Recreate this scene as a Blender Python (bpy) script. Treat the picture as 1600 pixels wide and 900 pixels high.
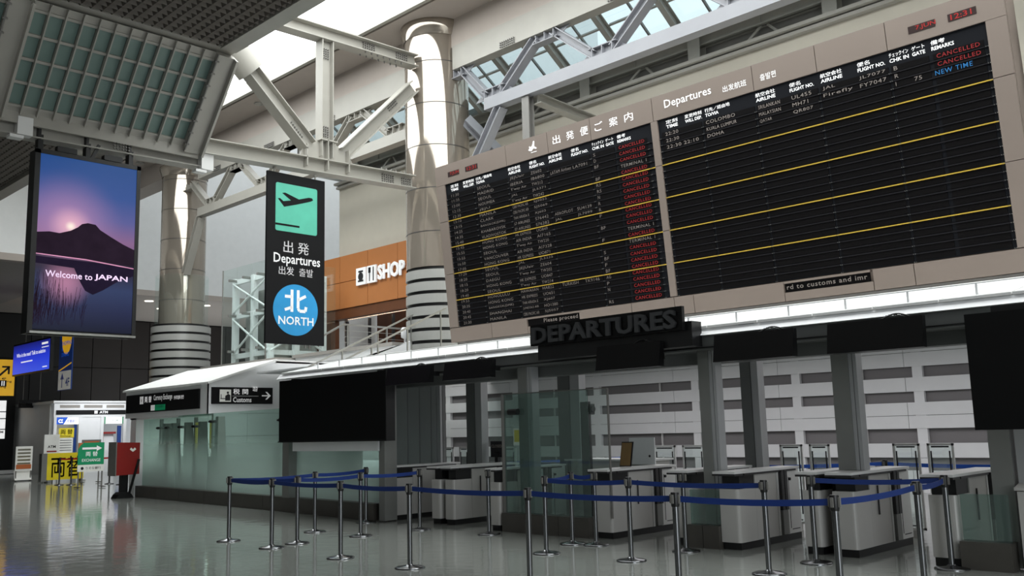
import bpy, math, random
from mathutils import Vector as V, Matrix
random.seed(7)
for o in list(bpy.data.objects): bpy.data.objects.remove(o)
S = bpy.context.scene
C = S.collection
# ---------------------------------------------------------------- camera
cd = bpy.data.cameras.new('camera'); cam = bpy.data.objects.new('camera', cd); C.objects.link(cam)
cd.sensor_width = 36; cd.lens = 1456.17 / 1600 * 36; cd.clip_end = 300
R = Matrix(((0.71085336, 0.12362667, 0.69239002), (0.70285289, -0.08822016, -0.70584348), (-0.02617832, 0.98839954, -0.14960296)))
cam.matrix_world = Matrix.Translation((0, 0, 1.6)) @ R.to_4x4()
S.camera = cam
# ---------------------------------------------------------------- light
vs = S.view_settings
S.display_settings.display_device = 'sRGB'
vs.view_transform = 'Standard'; vs.look = 'None'; vs.gamma = 1; vs.use_curve_mapping = False; vs.exposure = 0.0
S.cycles.use_denoising = True
S.cycles.max_bounces = 8; S.cycles.diffuse_bounces = 4; S.cycles.transparent_max_bounces = 16
S.cycles.sample_clamp_indirect = 6
SKYLIGHT = 5.0
w = bpy.data.worlds.new('world'); S.world = w; w.use_nodes = True
bg = w.node_tree.nodes['Background']; bg.inputs[0].default_value = (0.90, 0.97, 1.0, 1); bg.inputs[1].default_value = 1.25
def area(name, loc, sx, sy, power, rot=(0, 0, 0), col=(1, 1, 1)):
    l = bpy.data.lights.new(name, 'AREA'); l.shape = 'RECTANGLE'; l.size = sx; l.size_y = sy; l.energy = power; l.color = col
    o = bpy.data.objects.new(name, l); C.objects.link(o); o.location = loc; o.rotation_euler = rot
    return o
area('hall_fill_light', (-12, 2, 9.5), 22, 8, 150, col=(1, .99, .96))  # broad area lamp added out of view as soft fill for the hall
area('side_fill_light', (5.6, 2, 4.5), 10, 6, 720, rot=(0, math.pi / 2, 0), col=(.9, .96, 1))  # added fill for faces turned right; the side wall has no opening
area('inner_hall_light', (-9, 17.2, 3.17), 16, 3.0, 250, col=(1, .97, 1))
area('inner_hall_light', (-9, 14.0, 3.17), 16, 1.0, 80, col=(1, .98, 1))
area('bank_booth_light', (-46.3, 18.9, 3.6), 1.0, 3.6, 45, rot=(0, math.radians(38), 0), col=(.97, .98, 1))
area('kiosk_light', (-24, 13.6, 2.1), 3.6, 1.6, 70, col=(.95, 1, .98))

# ---------------------------------------------------------------- materials
def lin(c):
    return tuple((x / 12.92 if x <= .04045 else ((x + .055) / 1.055) ** 2.4) for x in [v / 255 for v in c]) + (1,)
MATS = {}
def mat(name, col, rough=.5, metal=0., em=0., var=.06, scale=3., bump=0., bscale=40., spec=.5):
    m = bpy.data.materials.new(name); m.use_nodes = True; nt = m.node_tree; b = nt.nodes['Principled BSDF']
    c = lin(col)
    n = nt.nodes.new('ShaderNodeTexNoise'); n.inputs['Scale'].default_value = scale; n.inputs['Detail'].default_value = 3
    tc = nt.nodes.new('ShaderNodeTexCoord'); nt.links.new(tc.outputs['Object'], n.inputs['Vector'])
    r = nt.nodes.new('ShaderNodeValToRGB')
    r.color_ramp.elements[0].position = .3; r.color_ramp.elements[1].position = .7
    r.color_ramp.elements[0].color = tuple(x * (1 - var) for x in c[:3]) + (1,)
    r.color_ramp.elements[1].color = tuple(min(1, x * (1 + var)) for x in c[:3]) + (1,)
    nt.links.new(n.outputs['Fac'], r.inputs[0]); nt.links.new(r.outputs[0], b.inputs['Base Color'])
    b.inputs['Roughness'].default_value = rough; b.inputs['Metallic'].default_value = metal
    b.inputs['Specular IOR Level'].default_value = spec
    if em:
        nt.links.new(r.outputs[0], b.inputs['Emission Color']); b.inputs['Emission Strength'].default_value = em
    if bump:
        n2 = nt.nodes.new('ShaderNodeTexNoise'); n2.inputs['Scale'].default_value = bscale
        nt.links.new(tc.outputs['Object'], n2.inputs['Vector'])
        bp = nt.nodes.new('ShaderNodeBump'); bp.inputs['Strength'].default_value = bump
        nt.links.new(n2.outputs['Fac'], bp.inputs['Height']); nt.links.new(bp.outputs[0], b.inputs['Normal'])
    MATS[name] = m; return m
def glass(name, col, dens, refl=.09, frost=None):
    """tinted sheet: part see-through, part milky; frost=(z0,z1) fades a milky film from opaque at z0 to clear at z1 (world height)"""
    m = bpy.data.materials.new(name); m.use_nodes = True; nt = m.node_tree; nt.nodes.clear()
    out = nt.nodes.new('ShaderNodeOutputMaterial')
    tr = nt.nodes.new('ShaderNodeBsdfTransparent'); tr.inputs[0].default_value = lin(col)
    gl = nt.nodes.new('ShaderNodeBsdfGlossy'); gl.inputs['Roughness'].default_value = .02; gl.inputs[0].default_value = (.9, 1, .97, 1)
    mix = nt.nodes.new('ShaderNodeMixShader'); mix.inputs[0].default_value = refl
    nt.links.new(tr.outputs[0], mix.inputs[1]); nt.links.new(gl.outputs[0], mix.inputs[2])
    last = mix
    df = nt.nodes.new('ShaderNodeBsdfDiffuse'); df.inputs[0].default_value = lin((238, 250, 246))
    tl = nt.nodes.new('ShaderNodeBsdfTranslucent'); tl.inputs[0].default_value = lin((216, 236, 230))
    ad = nt.nodes.new('ShaderNodeMixShader'); ad.inputs[0].default_value = .5
    nt.links.new(df.outputs[0], ad.inputs[1]); nt.links.new(tl.outputs[0], ad.inputs[2])
    m2 = nt.nodes.new('ShaderNodeMixShader'); m2.inputs[0].default_value = dens
    nt.links.new(mix.outputs[0], m2.inputs[1]); nt.links.new(ad.outputs[0], m2.inputs[2])
    if frost:
        g = nt.nodes.new('ShaderNodeNewGeometry'); sx = nt.nodes.new('ShaderNodeSeparateXYZ'); mr = nt.nodes.new('ShaderNodeMapRange')
        nt.links.new(g.outputs['Position'], sx.inputs[0]); nt.links.new(sx.outputs['Z'], mr.inputs['Value'])
        mr.inputs['From Min'].default_value = frost[0]; mr.inputs['From Max'].default_value = frost[1]
        mr.inputs['To Min'].default_value = .88; mr.inputs['To Max'].default_value = dens
        nt.links.new(mr.outputs[0], m2.inputs[0])
    nt.links.new(m2.outputs[0], out.inputs[0]); MATS[name] = m; return m
mat('floor', (136, 139, 134), .09, var=.05, scale=.6)
nt = MATS['floor'].node_tree                                   # slow undulation of the polished stone, stretched along x
tc = nt.nodes.new('ShaderNodeTexCoord'); mp = nt.nodes.new('ShaderNodeMapping'); mp.inputs['Scale'].default_value = (2.4, 2.4, 1)
n2 = nt.nodes.new('ShaderNodeTexNoise'); n2.inputs['Scale'].default_value = 1.6; n2.inputs['Detail'].default_value = 1.5
bp = nt.nodes.new('ShaderNodeBump'); bp.inputs['Strength'].default_value = .06; bp.inputs['Distance'].default_value = .05
nt.links.new(tc.outputs['Object'], mp.inputs[0]); nt.links.new(mp.outputs[0], n2.inputs['Vector']); nt.links.new(n2.outputs['Fac'], bp.inputs['Height'])
nt.links.new(bp.outputs[0], nt.nodes['Principled BSDF'].inputs['Normal'])
mat('cream', (200, 194, 180), .7, var=.02); mat('white wall', (226, 227, 226), .6, var=.02); mat('pale wall', (214, 215, 214), .6, var=.02)
mat('ceiling pale', (172, 162, 154), .7, var=.02); mat('ceiling grey', (150, 146, 140), .7, var=.03)
mat('steel paint', (160, 157, 149), .45, var=.03); mat('steel paint cool', (146, 147, 152), .45, var=.03)
mat('steel dark', (120, 118, 114), .5, var=.04)
mat('louvre', (88, 82, 75), .55, var=.05); mat('black void', (14, 13, 13), .9)
mat('brown panel', (38, 31, 28), .5, var=.08, scale=1.); mat('dark wall', (15, 14, 14), .6)
mat('mirror steel', (168, 158, 146), .07, .6, var=.02); mat('satin steel', (176, 176, 172), .3, .85, var=.03)
mat('band steel', (168, 168, 164), .35, .25, var=.03)
mat('panel grey', (166, 167, 168), .45, .1, var=.02)
mat('chrome', (120, 121, 123), .2, 1., var=.02)
mat('black plastic', (16, 16, 17), .4, var=.02); mat('black screen', (8, 8, 9), .35, var=.02, spec=.25)
mat('board frame', (134, 121, 112), .6, var=.015, scale=1.2); mat('board face', (20, 22, 27), .6, var=.03, spec=.15)
mat('flap', (12, 10, 11), .7, var=.1, scale=2., spec=.1); mat('row rail', (34, 33, 36), .7, var=.04, spec=.1)
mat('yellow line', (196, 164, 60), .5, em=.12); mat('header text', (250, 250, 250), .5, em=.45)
mat('flap text', (150, 140, 134), .6); mat('flap text dim', (128, 120, 116), .6)
mat('flap red', (138, 18, 22), .6, em=.08); mat('flap blue', (30, 110, 170), .6, em=.12); mat('led red', (160, 28, 26), .5, em=.15)
mat('led back', (40, 18, 16), .5)
mat('white panel', (236, 237, 238), .5, var=.015); mat('roof white', (240, 240, 238), .6, var=.015)
mat('grey header', (100, 102, 101), .5, .0, var=.04); mat('post metal', (132, 133, 130), .42, .2, var=.04)
mat('plinth', (74, 71, 66), .35, var=.1, scale=4.)
mat('machine', (190, 188, 184), .38, .1, var=.02); mat('machine light', (224, 224, 222), .45, var=.02); mat('machine dark', (44, 43, 44), .4, var=.04)
mat('belt', (6, 44, 114), .55, var=.05); mat('belt bright', (20, 84, 190), .5); mat('red belt', (190, 30, 34), .5)
mat('red box', (150, 30, 26), .4, var=.04); mat('orange', (172, 108, 56), .6, var=.03); mat('wood', (96, 54, 26), .5, var=.1)
mat('sign black', (17, 17, 19), .6, var=.02, spec=.2); mat('sign mint', (84, 176, 152), .5, em=.1); mat('sign blue', (36, 140, 196), .5, em=.16)
mat('sign white', (232, 232, 232), .5, em=.2); mat('grey text', (72, 73, 75), .4, .3)
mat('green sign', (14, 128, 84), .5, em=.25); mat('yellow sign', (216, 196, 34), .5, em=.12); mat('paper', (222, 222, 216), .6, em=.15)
mat('lit white', (248, 248, 248), .5, em=.75); mat('blue print', (30, 88, 200), .5, em=.4); mat('navy', (24, 60, 130), .5, em=.15)
mat('lamp', (255, 246, 230), .5, em=2.5); mat('strip lamp', (255, 240, 214), .5, em=3.)
mat('band grey', (128, 125, 126), .5, var=.05, scale=.4); mat('ink', (22, 22, 26), .6); mat('notice brown', (132, 104, 66), .6)
mat('stick orange', (200, 110, 60), .6)
mat('pane frosted', (106, 128, 122), .45, var=.06, scale=1.)
mat('recess fill', (240, 246, 250), .5, em=2.6, var=.0)  # glow of the added fill panel above the recess
mat('skylight', (246, 250, 250), .5, em=SKYLIGHT, var=.0)
glass('clear glass', (249, 253, 252), .02, .06); glass('green glass', (200, 225, 215), .06); glass('sky glass', (240, 248, 250), .02, .04)
glass('frosted glass', (228, 244, 238), .12, .06, frost=(.45, 1.65)); glass('low glass', (212, 226, 222), .06, .07)

# ---------------------------------------------------------------- mesh builder
TCACHE = {}
def tmesh(body, bold=0., space=1., res=2):
    k = (body, bold, space, res)
    if k not in TCACHE:
        cu = bpy.data.curves.new('t', 'FONT'); cu.body = body; cu.size = 1; cu.offset = bold; cu.space_character = space; cu.resolution_u = res
        ob = bpy.data.objects.new('t', cu); C.objects.link(ob)
        dg = bpy.context.evaluated_depsgraph_get(); dg.update()
        me = bpy.data.meshes.new_from_object(ob.evaluated_get(dg))
        vv = [(v.co.x, v.co.y) for v in me.vertices]; ff = [tuple(p.vertices) for p in me.polygons]
        bpy.data.objects.remove(ob); bpy.data.curves.remove(cu); bpy.data.meshes.remove(me)
        xs = [a[0] for a in vv] or [0, 1]; ys = [a[1] for a in vv] or [0, 1]
        TCACHE[k] = (vv, ff, min(xs), max(xs), min(ys), max(ys))
    return TCACHE[k]
class MB:
    def __init__(s): s.v = []; s.f = []; s.sm = []
    def add(s, vs_, fs_, smooth=False):
        n = len(s.v); s.v += [tuple(a) for a in vs_]; s.f += [tuple(i + n for i in f) for f in fs_]; s.sm += [smooth] * len(fs_); return s
    def box(s, x0, x1, y0, y1, z0, z1):
        x0, x1 = sorted((x0, x1)); y0, y1 = sorted((y0, y1)); z0, z1 = sorted((z0, z1))
        return s.add([(x0, y0, z0), (x1, y0, z0), (x1, y1, z0), (x0, y1, z0), (x0, y0, z1), (x1, y0, z1), (x1, y1, z1), (x0, y1, z1)],
                     [(0, 3, 2, 1), (4, 5, 6, 7), (0, 1, 5, 4), (1, 2, 6, 5), (2, 3, 7, 6), (3, 0, 4, 7)])
    def obox(s, o, a, b, c):
        """box from corner o with edge vectors a, b, c"""
        o, a, b, c = V(o), V(a), V(b), V(c)
        if a.cross(b).dot(c) < 0: a, b = b, a
        return s.add([o, o + a, o + a + b, o + b, o + c, o + a + c, o + a + b + c, o + b + c],
                     [(0, 3, 2, 1), (4, 5, 6, 7), (0, 1, 5, 4), (1, 2, 6, 5), (2, 3, 7, 6), (3, 0, 4, 7)])
    def bar(s, p, q, w_, h, up=(0, 0, 1)):
        p, q, up = V(p), V(q), V(up); a = (q - p); d = a.normalized(); sd = d.cross(up).normalized(); u = sd.cross(d).normalized()
        return s.obox(p - sd * w_ / 2 - u * h / 2, a, sd * w_, u * h)
    def ibeam(s, p, q, up, d, w_, tf=.025, tw=.02):
        p, q, up = V(p), V(q), V(up); a = (q - p).normalized(); sd = a.cross(up).normalized(); u = sd.cross(a).normalized()
        s.bar(p + u * (d / 2 - tf / 2), q + u * (d / 2 - tf / 2), w_, tf, u); s.bar(p - u * (d / 2 - tf / 2), q - u * (d / 2 - tf / 2), w_, tf, u)
        return s.bar(p, q, tw, d - 2 * tf, u)
    def tube(s, p, q, r, r2=None, n=12, cap=True):
        p, q = V(p), V(q); r2 = r if r2 is None else r2; d = (q - p).normalized()
        e = d.orthogonal().normalized(); g = d.cross(e)
        vs_ = []
        for c, rr in ((p, r), (q, r2)):
            for i in range(n):
                t = 2 * math.pi * i / n; vs_.append(c + e * math.cos(t) * rr + g * math.sin(t) * rr)
        s.add(vs_, [(i, (i + 1) % n, n + (i + 1) % n, n + i) for i in range(n)], True)
        if cap: s.add(vs_, [tuple(reversed(range(n))), tuple(range(n, 2 * n))])
        return s
    def lathe(s, c, prof, n=32, cap=True, smooth=True):
        vs_ = [(c[0] + r * math.cos(2 * math.pi * i / n), c[1] + r * math.sin(2 * math.pi * i / n), c[2] + z) for r, z in prof for i in range(n)]
        fs_ = [(j * n + i, j * n + (i + 1) % n, (j + 1) * n + (i + 1) % n, (j + 1) * n + i) for j in range(len(prof) - 1) for i in range(n)]
        s.add(vs_, fs_, smooth)
        if cap: s.add(vs_, [tuple(reversed(range(n))), tuple(range((len(prof) - 1) * n, len(prof) * n))])
        return s
    def prism(s, pts, o, a, b, c):
        """polygon pts (u,v) in frame o+u*a+v*b, extruded by vector c"""
        o, a, b, c = V(o), V(a), V(b), V(c); n = len(pts)
        if a.cross(b).dot(c) < 0: pts = list(reversed(pts))
        ar = sum(pts[i][0] * pts[(i + 1) % n][1] - pts[(i + 1) % n][0] * pts[i][1] for i in range(n))
        base = [o + a * u + b * v for u, v in pts]
        top = [p + c for p in base]
        fs_ = [tuple(reversed(range(n))), tuple(range(n, 2 * n))] + [(i, (i + 1) % n, n + (i + 1) % n, n + i) for i in range(n)]
        if (ar < 0) != (a.cross(b).dot(c) < 0): fs_ = [tuple(reversed(f)) for f in fs_]
        return s.add(base + top, fs_)
    def text(s, body, o, right, up, size, width=None, bold=.012, space=1., align='l', height=None):
        """lettering lying on the plane (o; right, up); o is its lower left (or centre) on the base line"""
        cjk = any(ord(ch) > 0x2e80 for ch in body); extra = min(bold, .016) if cjk and bold > .009 else 0; bold = 0. if cjk else bold
        vv, ff, x0, x1, y0, y1 = tmesh(body, bold, space)
        o, right, up = V(o), V(right).normalized(), V(up).normalized()
        kx = size if width is None else width / max(1e-4, x1 - x0); ky = size if height is None else height / max(1e-4, y1 - y0)
        sh = x0 if align == 'l' else (x0 + x1) / 2
        yb = 0 if height is None else y0
        for dx, dy in (((0, 0),) if not extra else ((-1, 0), (1, 0), (0, .6), (0, -.6))):
            s.add([o + right * ((x - sh + dx * extra * .45) * kx) + up * ((y - yb + dy * extra * .45) * ky) for x, y in vv], ff)
        return s
    def build(s, name, m, parent=None, kind=None, label=None):
        me = bpy.data.meshes.new(name)
        off = V((0, 0, 0)) if parent is None else WL[parent.name]
        me.from_pydata([V(a) - off for a in s.v], [], s.f); me.polygons.foreach_set('use_smooth', s.sm); me.update()
        me.materials.append(MATS[m]); o = bpy.data.objects.new(name, me); C.objects.link(o)
        if parent is not None: o.parent = parent
        WL[o.name] = V(off)
        if kind: o['kind'] = kind
        if label: o['label'] = label
        return o
WL = {}
def inst(me_ob, parent, loc):
    """another piece like me_ob, sharing its mesh; loc = shift from it"""
    o = me_ob.copy(); C.objects.link(o); o.parent = parent; o.location = V(me_ob.location) + V(loc); WL[o.name] = WL[me_ob.name]
    return o
def thing(name, label, cat, loc=(0, 0, 0), group=None, kind=None):
    o = bpy.data.objects.new(name, None); C.objects.link(o); o.location = loc; o.empty_display_size = .2
    WL[o.name] = V(loc)
    if kind: o['kind'] = kind
    if label: o['label'] = label
    if cat: o['category'] = cat
    if group: o['group'] = group
    return o
def tag(o, label, cat, group=None):
    o['label'] = label; o['category'] = cat
    if group: o['group'] = group
    return o
X, Y, Z = V((1, 0, 0)), V((0, 1, 0)), V((0, 0, 1))
def disc(n=40, r=1, cx=0, cy=0): return [(cx + r * math.cos(2 * math.pi * i / n), cy + r * math.sin(2 * math.pi * i / n)) for i in range(n)]

# ================================================================ SETTING
MB().box(-62, 7, -14, 22, -.1, 0).build('floor', 'floor', kind='structure')
MB().box(6, 6.2, -14, 22, 0, 14).build('wall_right', 'pale wall', kind='structure')
MB().box(-62, 6, -14.2, -14, 0, 14).build('wall_near', 'pale wall', kind='structure')
# back wall: cream upper wall with a ledge and a rail of beams above it
wb = thing('wall_back', None, None, (-10, 19, 0), kind='structure')
MB().box(-27.2, 6, 19, 19.3, 7.7, 10.25).build('wall_panel', 'cream', wb)
MB().box(-18.5, 6, 19, 19.3, 3.5, 7.7).build('wall_panel', 'cream', wb)
MB().box(-27.2, 6, 18.85, 19.3, 10.25, 10.33).box(-27.2, 6, 18.75, 19.3, 10.37, 10.45).build('ledge', 'steel paint', wb)
MB().box(-27.2, 6, 19.35, 19.5, 10.4, 11.6).build('spandrel', 'steel dark', wb)
g = MB()
for k in range(18): g.box(-27 + k * 1.85, -26.98 + k * 1.85, 19.15, 19.35, 10.95, 11.2)
g.box(-27.2, 6, 19.1, 19.35, 11.2, 11.24).box(-27.2, 6, 19.1, 19.35, 10.9, 10.94).box(-27.2, 6, 19.2, 19.24, 10.9, 11.24).build('rail_beam', 'steel paint', wb)
for k in range(8):
    x = -26.3 + k * 3.55
    MB().ibeam((x, 19.15, 10.45), (x, 19.15, 11.2), Y, .3, .34).build('rail_stub', 'steel paint', wb)
    MB().bar((x + 1.3, 19.1, 10.46), (x + 1.75, 19.25, 10.92), .05, .06).bar((x + 2.35, 19.1, 10.46), (x + 1.9, 19.25, 10.92), .05, .06).build('rail_brace', 'steel paint', wb)
# far end walls, the low ceiling behind them and the dark concourse
wf = thing('wall_far', None, None, (-45, 22, 0), kind='structure')
MB().box(-45.3, -45, 15.6, 34, 8.9, 24).build('wall_panel', 'white wall', wf)
MB().box(-39.3, -39, -14, 15.6, 8.9, 14).build('wall_panel', 'white wall', wf)
MB().box(-45, -39, 15.5, 15.6, 8.9, 14).build('wall_return', 'white wall', wf)
MB().box(-45.35, -44.92, 15.6, 34, 8.62, 8.9).box(-39.35, -38.92, -14, 15.6, 8.62, 8.9).build('wall_trim', 'ceiling pale', wf)
MB().box(-57, -45.2, 15.6, 34, 8.75, 8.85).build('ceiling', 'ceiling pale', kind='structure')
MB().box(-57, -39.3, -14, 15.6, 8.75, 8.85).build('ceiling', 'ceiling grey', kind='structure')
g = thing('wall_concourse', None, None, (-56, 20, 0), kind='structure')
for k in range(28):
    y0 = -14 + k * 1.7
    for j in range(3):
        MB().box(-56.1, -56, y0 + .02, y0 + 1.68, j * 2.9 + .02, j * 2.9 + 2.88).build('brown_panel' if y0 > 19 else 'dark_panel', 'brown panel' if y0 > 19 else 'dark wall', g)
MB().box(-56.3, -56.1, -14, 34, 0, 8.75).build('wall_backing', 'black void', g)
MB().box(-56, -27.2, 34, 34.2, 0, 24).build('wall_recess', 'pale wall', kind='structure')
MB().box(-43.4, -29.4, 19.2, 34, 3.6, 4.0).build('mezzanine_floor', 'ceiling grey', kind='structure')
MB().box(-43.4, -29.4, 19.0, 19.2, 0, 4.0).build('wall_mezzanine', 'dark wall', kind='structure')
MB().box(-27.3, -27.1, 17.3, 34, 10.6, 24).box(-27.3, -27.1, 19.3, 34, 3.6, 10.6).build('wall_side', 'pale wall', kind='structure')
# roof: skylight, pale ceiling strip with its edge beam, bulkhead
MB().add([(-32, 4, 13.3), (6, 4, 13.3), (6, 15.3, 13.3), (-32, 15.3, 13.3)], [(3, 2, 1, 0)]).build('window_1', 'skylight', kind='structure')
MB().add([(-44, 19.5, 23.9), (-28, 19.5, 23.9), (-28, 33, 23.9), (-44, 33, 23.9)], [(3, 2, 1, 0)]).build('recess_fill_panel', 'recess fill', kind='structure')  # unseen glowing panel added high up to brighten the recess walls
c = thing('ceiling', None, None, (-15, 17, 12.9), kind='structure')
MB().box(-48, 6, 15.35, 16.5, 12.9, 13.3).build('soffit', 'ceiling pale', c)
MB().box(-48, 6, 15.1, 15.22, 12.86, 13.25).build('edge_beam', 'steel paint', c)
MB().box(-48, 6, 15.22, 15.35, 12.98, 13.25).build('edge_gap', 'steel dark', c)
MB().box(-48, 6, 16.48, 17.3, 12.1, 13.0).build('bulkhead', 'ceiling pale', c)
MB().box(-62, 7, -14, 9.2, 13.32, 13.5).box(-62, -32, 9.2, 15.3, 13.32, 13.5).box(-62, 7, 15.3, 17.3, 13.3, 13.5).box(-62, -27.2, 17.3, 34.2, 24, 24.2).box(-62, -27.1, 17.2, 17.3, 13.0, 24).build('roof_slab', 'ceiling grey', c)
dl = []
for x in (-27.6, -16.0, -37):
    t = thing('ceiling_downlight', {-27.6: 'small recessed downlight in the pale ceiling left of the tall centre column', -16.0: 'small recessed downlight in the pale ceiling right above the centre column', -37: 'small recessed downlight at the far left end of the pale ceiling'}[x], 'downlight', (x, 15.95, 12.9))
    MB().lathe((x, 15.95, 12.87), [(.16, .03), (.17, 0), (.12, -.0), (.1, .03)], 20, False).build('trim_ring', 'satin steel', t)
    MB().lathe((x, 15.95, 12.88), [(.1, .02), (.1, 0)], 16).build('lamp', 'steel paint', t)
for k, (x, y) in enumerate(((-47.5, 21.2), (-47.5, 24.4), (-50, 23), (-46.5, 27.5), (-47, 13.2))):
    t = tag(MB().lathe((x, y, 8.72), [(.22, .03), (.22, 0)], 20).build('ceiling_downlight', 'lamp'), ['round lit downlight in the low ceiling left of the far column', 'round lit downlight in the low ceiling right of the far column', 'deeper lit downlight in the low ceiling behind the far column', 'lit downlight in the low ceiling behind the glass lift', 'lit downlight over the dark concourse at the left edge'][k], 'downlight')
# clerestory glazing behind the truss
cl = thing('window_2', None, None, (-10, 18, 12), kind='structure')
A, B = V((0, 19.45, 11.35)), V((0, 17.1, 12.95)); sl = B - A; nn = V((0, -sl.z, sl.y)).normalized()
if nn.z > 0: nn = -nn
NR = 17; pit = 1.85
for k in range(NR + 1):
    x = -27.3 + k * pit
    MB().ibeam(V((x, 0, 0)) + A + nn * .15, V((x, 0, 0)) + B + nn * .15, nn, .26, .16).build('rafter', 'steel paint', cl)
    if k == NR: break
    MB().bar(V((x + pit / 2, 0, 0)) + A, V((x + pit / 2, 0, 0)) + B, .05, .07, nn).build('mullion', 'steel dark', cl)
    for j in range(2):
        MB().bar(V((x + .08, 0, 0)) + A + sl * (.42 + .4 * j), V((x + pit - .08, 0, 0)) + A + sl * (.42 + .4 * j), .05, .08, nn).build('transom', 'steel paint', cl)
        for i in range(2):
            MB().obox(V((x + .03 + i * pit / 2, 0, 0)) + A + sl * (j * .5), X * (pit / 2 - .06), sl * .5, nn * -.02).build('pane', 'sky glass', cl)
# louvred dark ceilings (egg crate) and the beams that edge them
def crate(name, x0, x1, y0, y1, z):
    t = thing(name, None, None, ((x0 + x1) / 2, (y0 + y1) / 2, z), kind='structure')
    g = MB(); p = .2
    n = int((x1 - x0) / p)
    for i in range(n + 1):
        x = x0 + i * p; g.add([(x - .07, y0, z + .1), (x, y0, z), (x + .07, y0, z + .1), (x - .07, y1, z + .1), (x, y1, z), (x + .07, y1, z + .1)], [(0, 1, 4, 3), (1, 2, 5, 4)])
    n = int((y1 - y0) / p)
    for i in range(n + 1):
        y = y0 + i * p; g.add([(x0, y - .07, z + .1), (x0, y, z), (x0, y + .07, z + .1), (x1, y - .07, z + .1), (x1, y, z), (x1, y + .07, z + .1)], [(0, 3, 4, 1), (1, 4, 5, 2)])
    g.build('louvre_grid', 'louvre', t, kind='stuff')
    MB().box(x0, x1, y0, y1, z + .22, z + .3).build('ceiling_board', 'black void', t)
    return t
t = crate('ceiling_louvre', -17.4, 6, -1, 9.1, 9.7)
MB().box(-17.35, 6, 9.1, 9.46, 9.68, 10.1).build('edge_beam', 'steel paint', t)
t = crate('ceiling_louvre', -38.9, -19.5, -1, 9.3, 9.7)
MB().box(-38.9, -19.2, 9.32, 9.72, 9.6, 10.1).build('edge_beam', 'steel paint', t)
MB().box(-17.6, -17.3, -1, 9.46, 9.7, 9.95).build('trim_1', 'steel paint', kind='structure')

# sloping lantern panels with frosted panes
def lantern(y0, y1, label):
    t = thing('ceiling_light_panel', label, 'light panel', (-18.2, (y0 + y1) / 2, 8))
    T, Bm = V((-17.5, 0, 9.66)), V((-18.95, 0, 7.95)); s_ = Bm - T; n_ = V((s_.z, 0, -s_.x)).normalized()
    if n_.x < 0: n_ = -n_
    nc, nr = 12, 4; pw = (y1 - y0) / nc
    a0, a1 = .08, .94
    p0 = f0 = None
    for i in range(nc):
        for j in range(nr):
            sh = Y * (pw * i) + s_ * ((a1 - a0) / nr * j)
            if p0 is None:
                p0 = MB().obox(T + Y * (y0 + .02) + s_ * (a0 + .008), Y * (pw - .04), s_ * ((a1 - a0) / nr - .016), n_ * -.02).build('pane', 'pane frosted', t)
            else: inst(p0, t, sh)
    for i in range(nc + 1):
        if f0 is None: f0 = MB().obox(T + Y * (y0 - .012), Y * .024, s_, n_ * .12).build('fin', 'steel paint', t)
        else: inst(f0, t, Y * (pw * i))
    for j in range(nr + 1):
        MB().obox(T + Y * y0 + s_ * (a0 + (a1 - a0) / nr * j - .012), Y * (y1 - y0), s_ * .024, n_ * .05).build('crossbar', 'steel paint', t)
    MB().obox(T + Y * y0, Y * (y1 - y0), s_ * a0, n_ * .02).obox(T + Y * y0 + s_ * a1, Y * (y1 - y0), s_ * (1 - a1), n_ * .02).build('frame', 'steel paint', t)
    MB().obox(T + Y * (y0 - .3) - n_ * .1, Y * (y1 - y0 + .6), s_ * 1.05, n_ * -.02).build('backing', 'steel dark', t)
    MB().box(-19.0, -18.93, y0 - .3, y1 + .36, 7.72, 7.98).build('lower_frame', 'steel paint', t)
    g = MB().obox(T + Y * y1 - n_ * .12, Y * .36, s_ * 1.03, n_ * .28).obox(T + Y * (y1 + .34), Y * .05, s_ * 1.03, n_ * .3).build('side_frame', 'steel paint', t)
    g = MB().tube(T + Y * (y1 - .02) + n_ * .17, Bm + Y * (y1 - .02) + n_ * .2, .022, n=6)
    for k in range(8): g.obox(T + Y * (y1 - .06) + s_ * (k / 8 + .06) + n_ * .14, Y * .09, s_ * .012, n_ * .07)
    g.build('cable', 'steel dark', t)
lantern(5.45, 9.1, 'sloping light panel of greenish frosted panes above the sunset screen')
lantern(1.4, 5.05, 'sloping light panel at the top left corner, mostly cut by the frame')

# ================================================================ STEEL TRUSSES
def bolts(mb, p, a, b, n, m, r=.02, nrm=X):
    for i in range(n):
        for j in range(m):
            q = V(p) + V(a) * i + V(b) * j; mb.tube(q, q + V(nrm) * .035, r, n=5)
t = thing('roof_truss', 'pale steel truss reaching from the centre column over the hall above the hanging sign', 'truss', (-19, 12.6, 8.1))
MB().ibeam((-19, 9.3, 8.02), (-19, 15.62, 8.24), Z, .36, .36).build('lower_chord', 'steel paint', t)
MB().ibeam((-19, 8.6, 11.52), (-19, 15.75, 11.7), Z, .34, .36).build('upper_chord', 'steel paint', t)
MB().ibeam((-19, 12.82, 8.4), (-19, 12.82, 11.45), Y, .34, .3).build('vertical', 'steel paint', t)
MB().ibeam((-19, 12.35, 8.6), (-19, 9.9, 10.9), V((0, .6, .8)), .34, .36).build('diagonal', 'steel paint', t)
MB().ibeam((-19, 13.35, 8.6), (-19, 15.65, 10.95), V((0, -.6, .8)), .34, .36).build('diagonal', 'steel paint', t)
MB().prism([(12.05, 8.2), (12.2, 8.55), (12.6, 8.82), (13.1, 8.82), (13.55, 8.6), (13.75, 8.25)], (-19.015, 0, 0), Y, Z, X * .03).build('gusset', 'steel paint', t)
g = MB()
for y, a, b in ((12.22, 8.06, 8.62), (12.82, 8.06, 8.84), (13.45, 8.1, 8.68)): MB().box(-19.18, -18.82, y - .012, y + .012, a, b).build('stiffener', 'steel paint', t)
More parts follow.
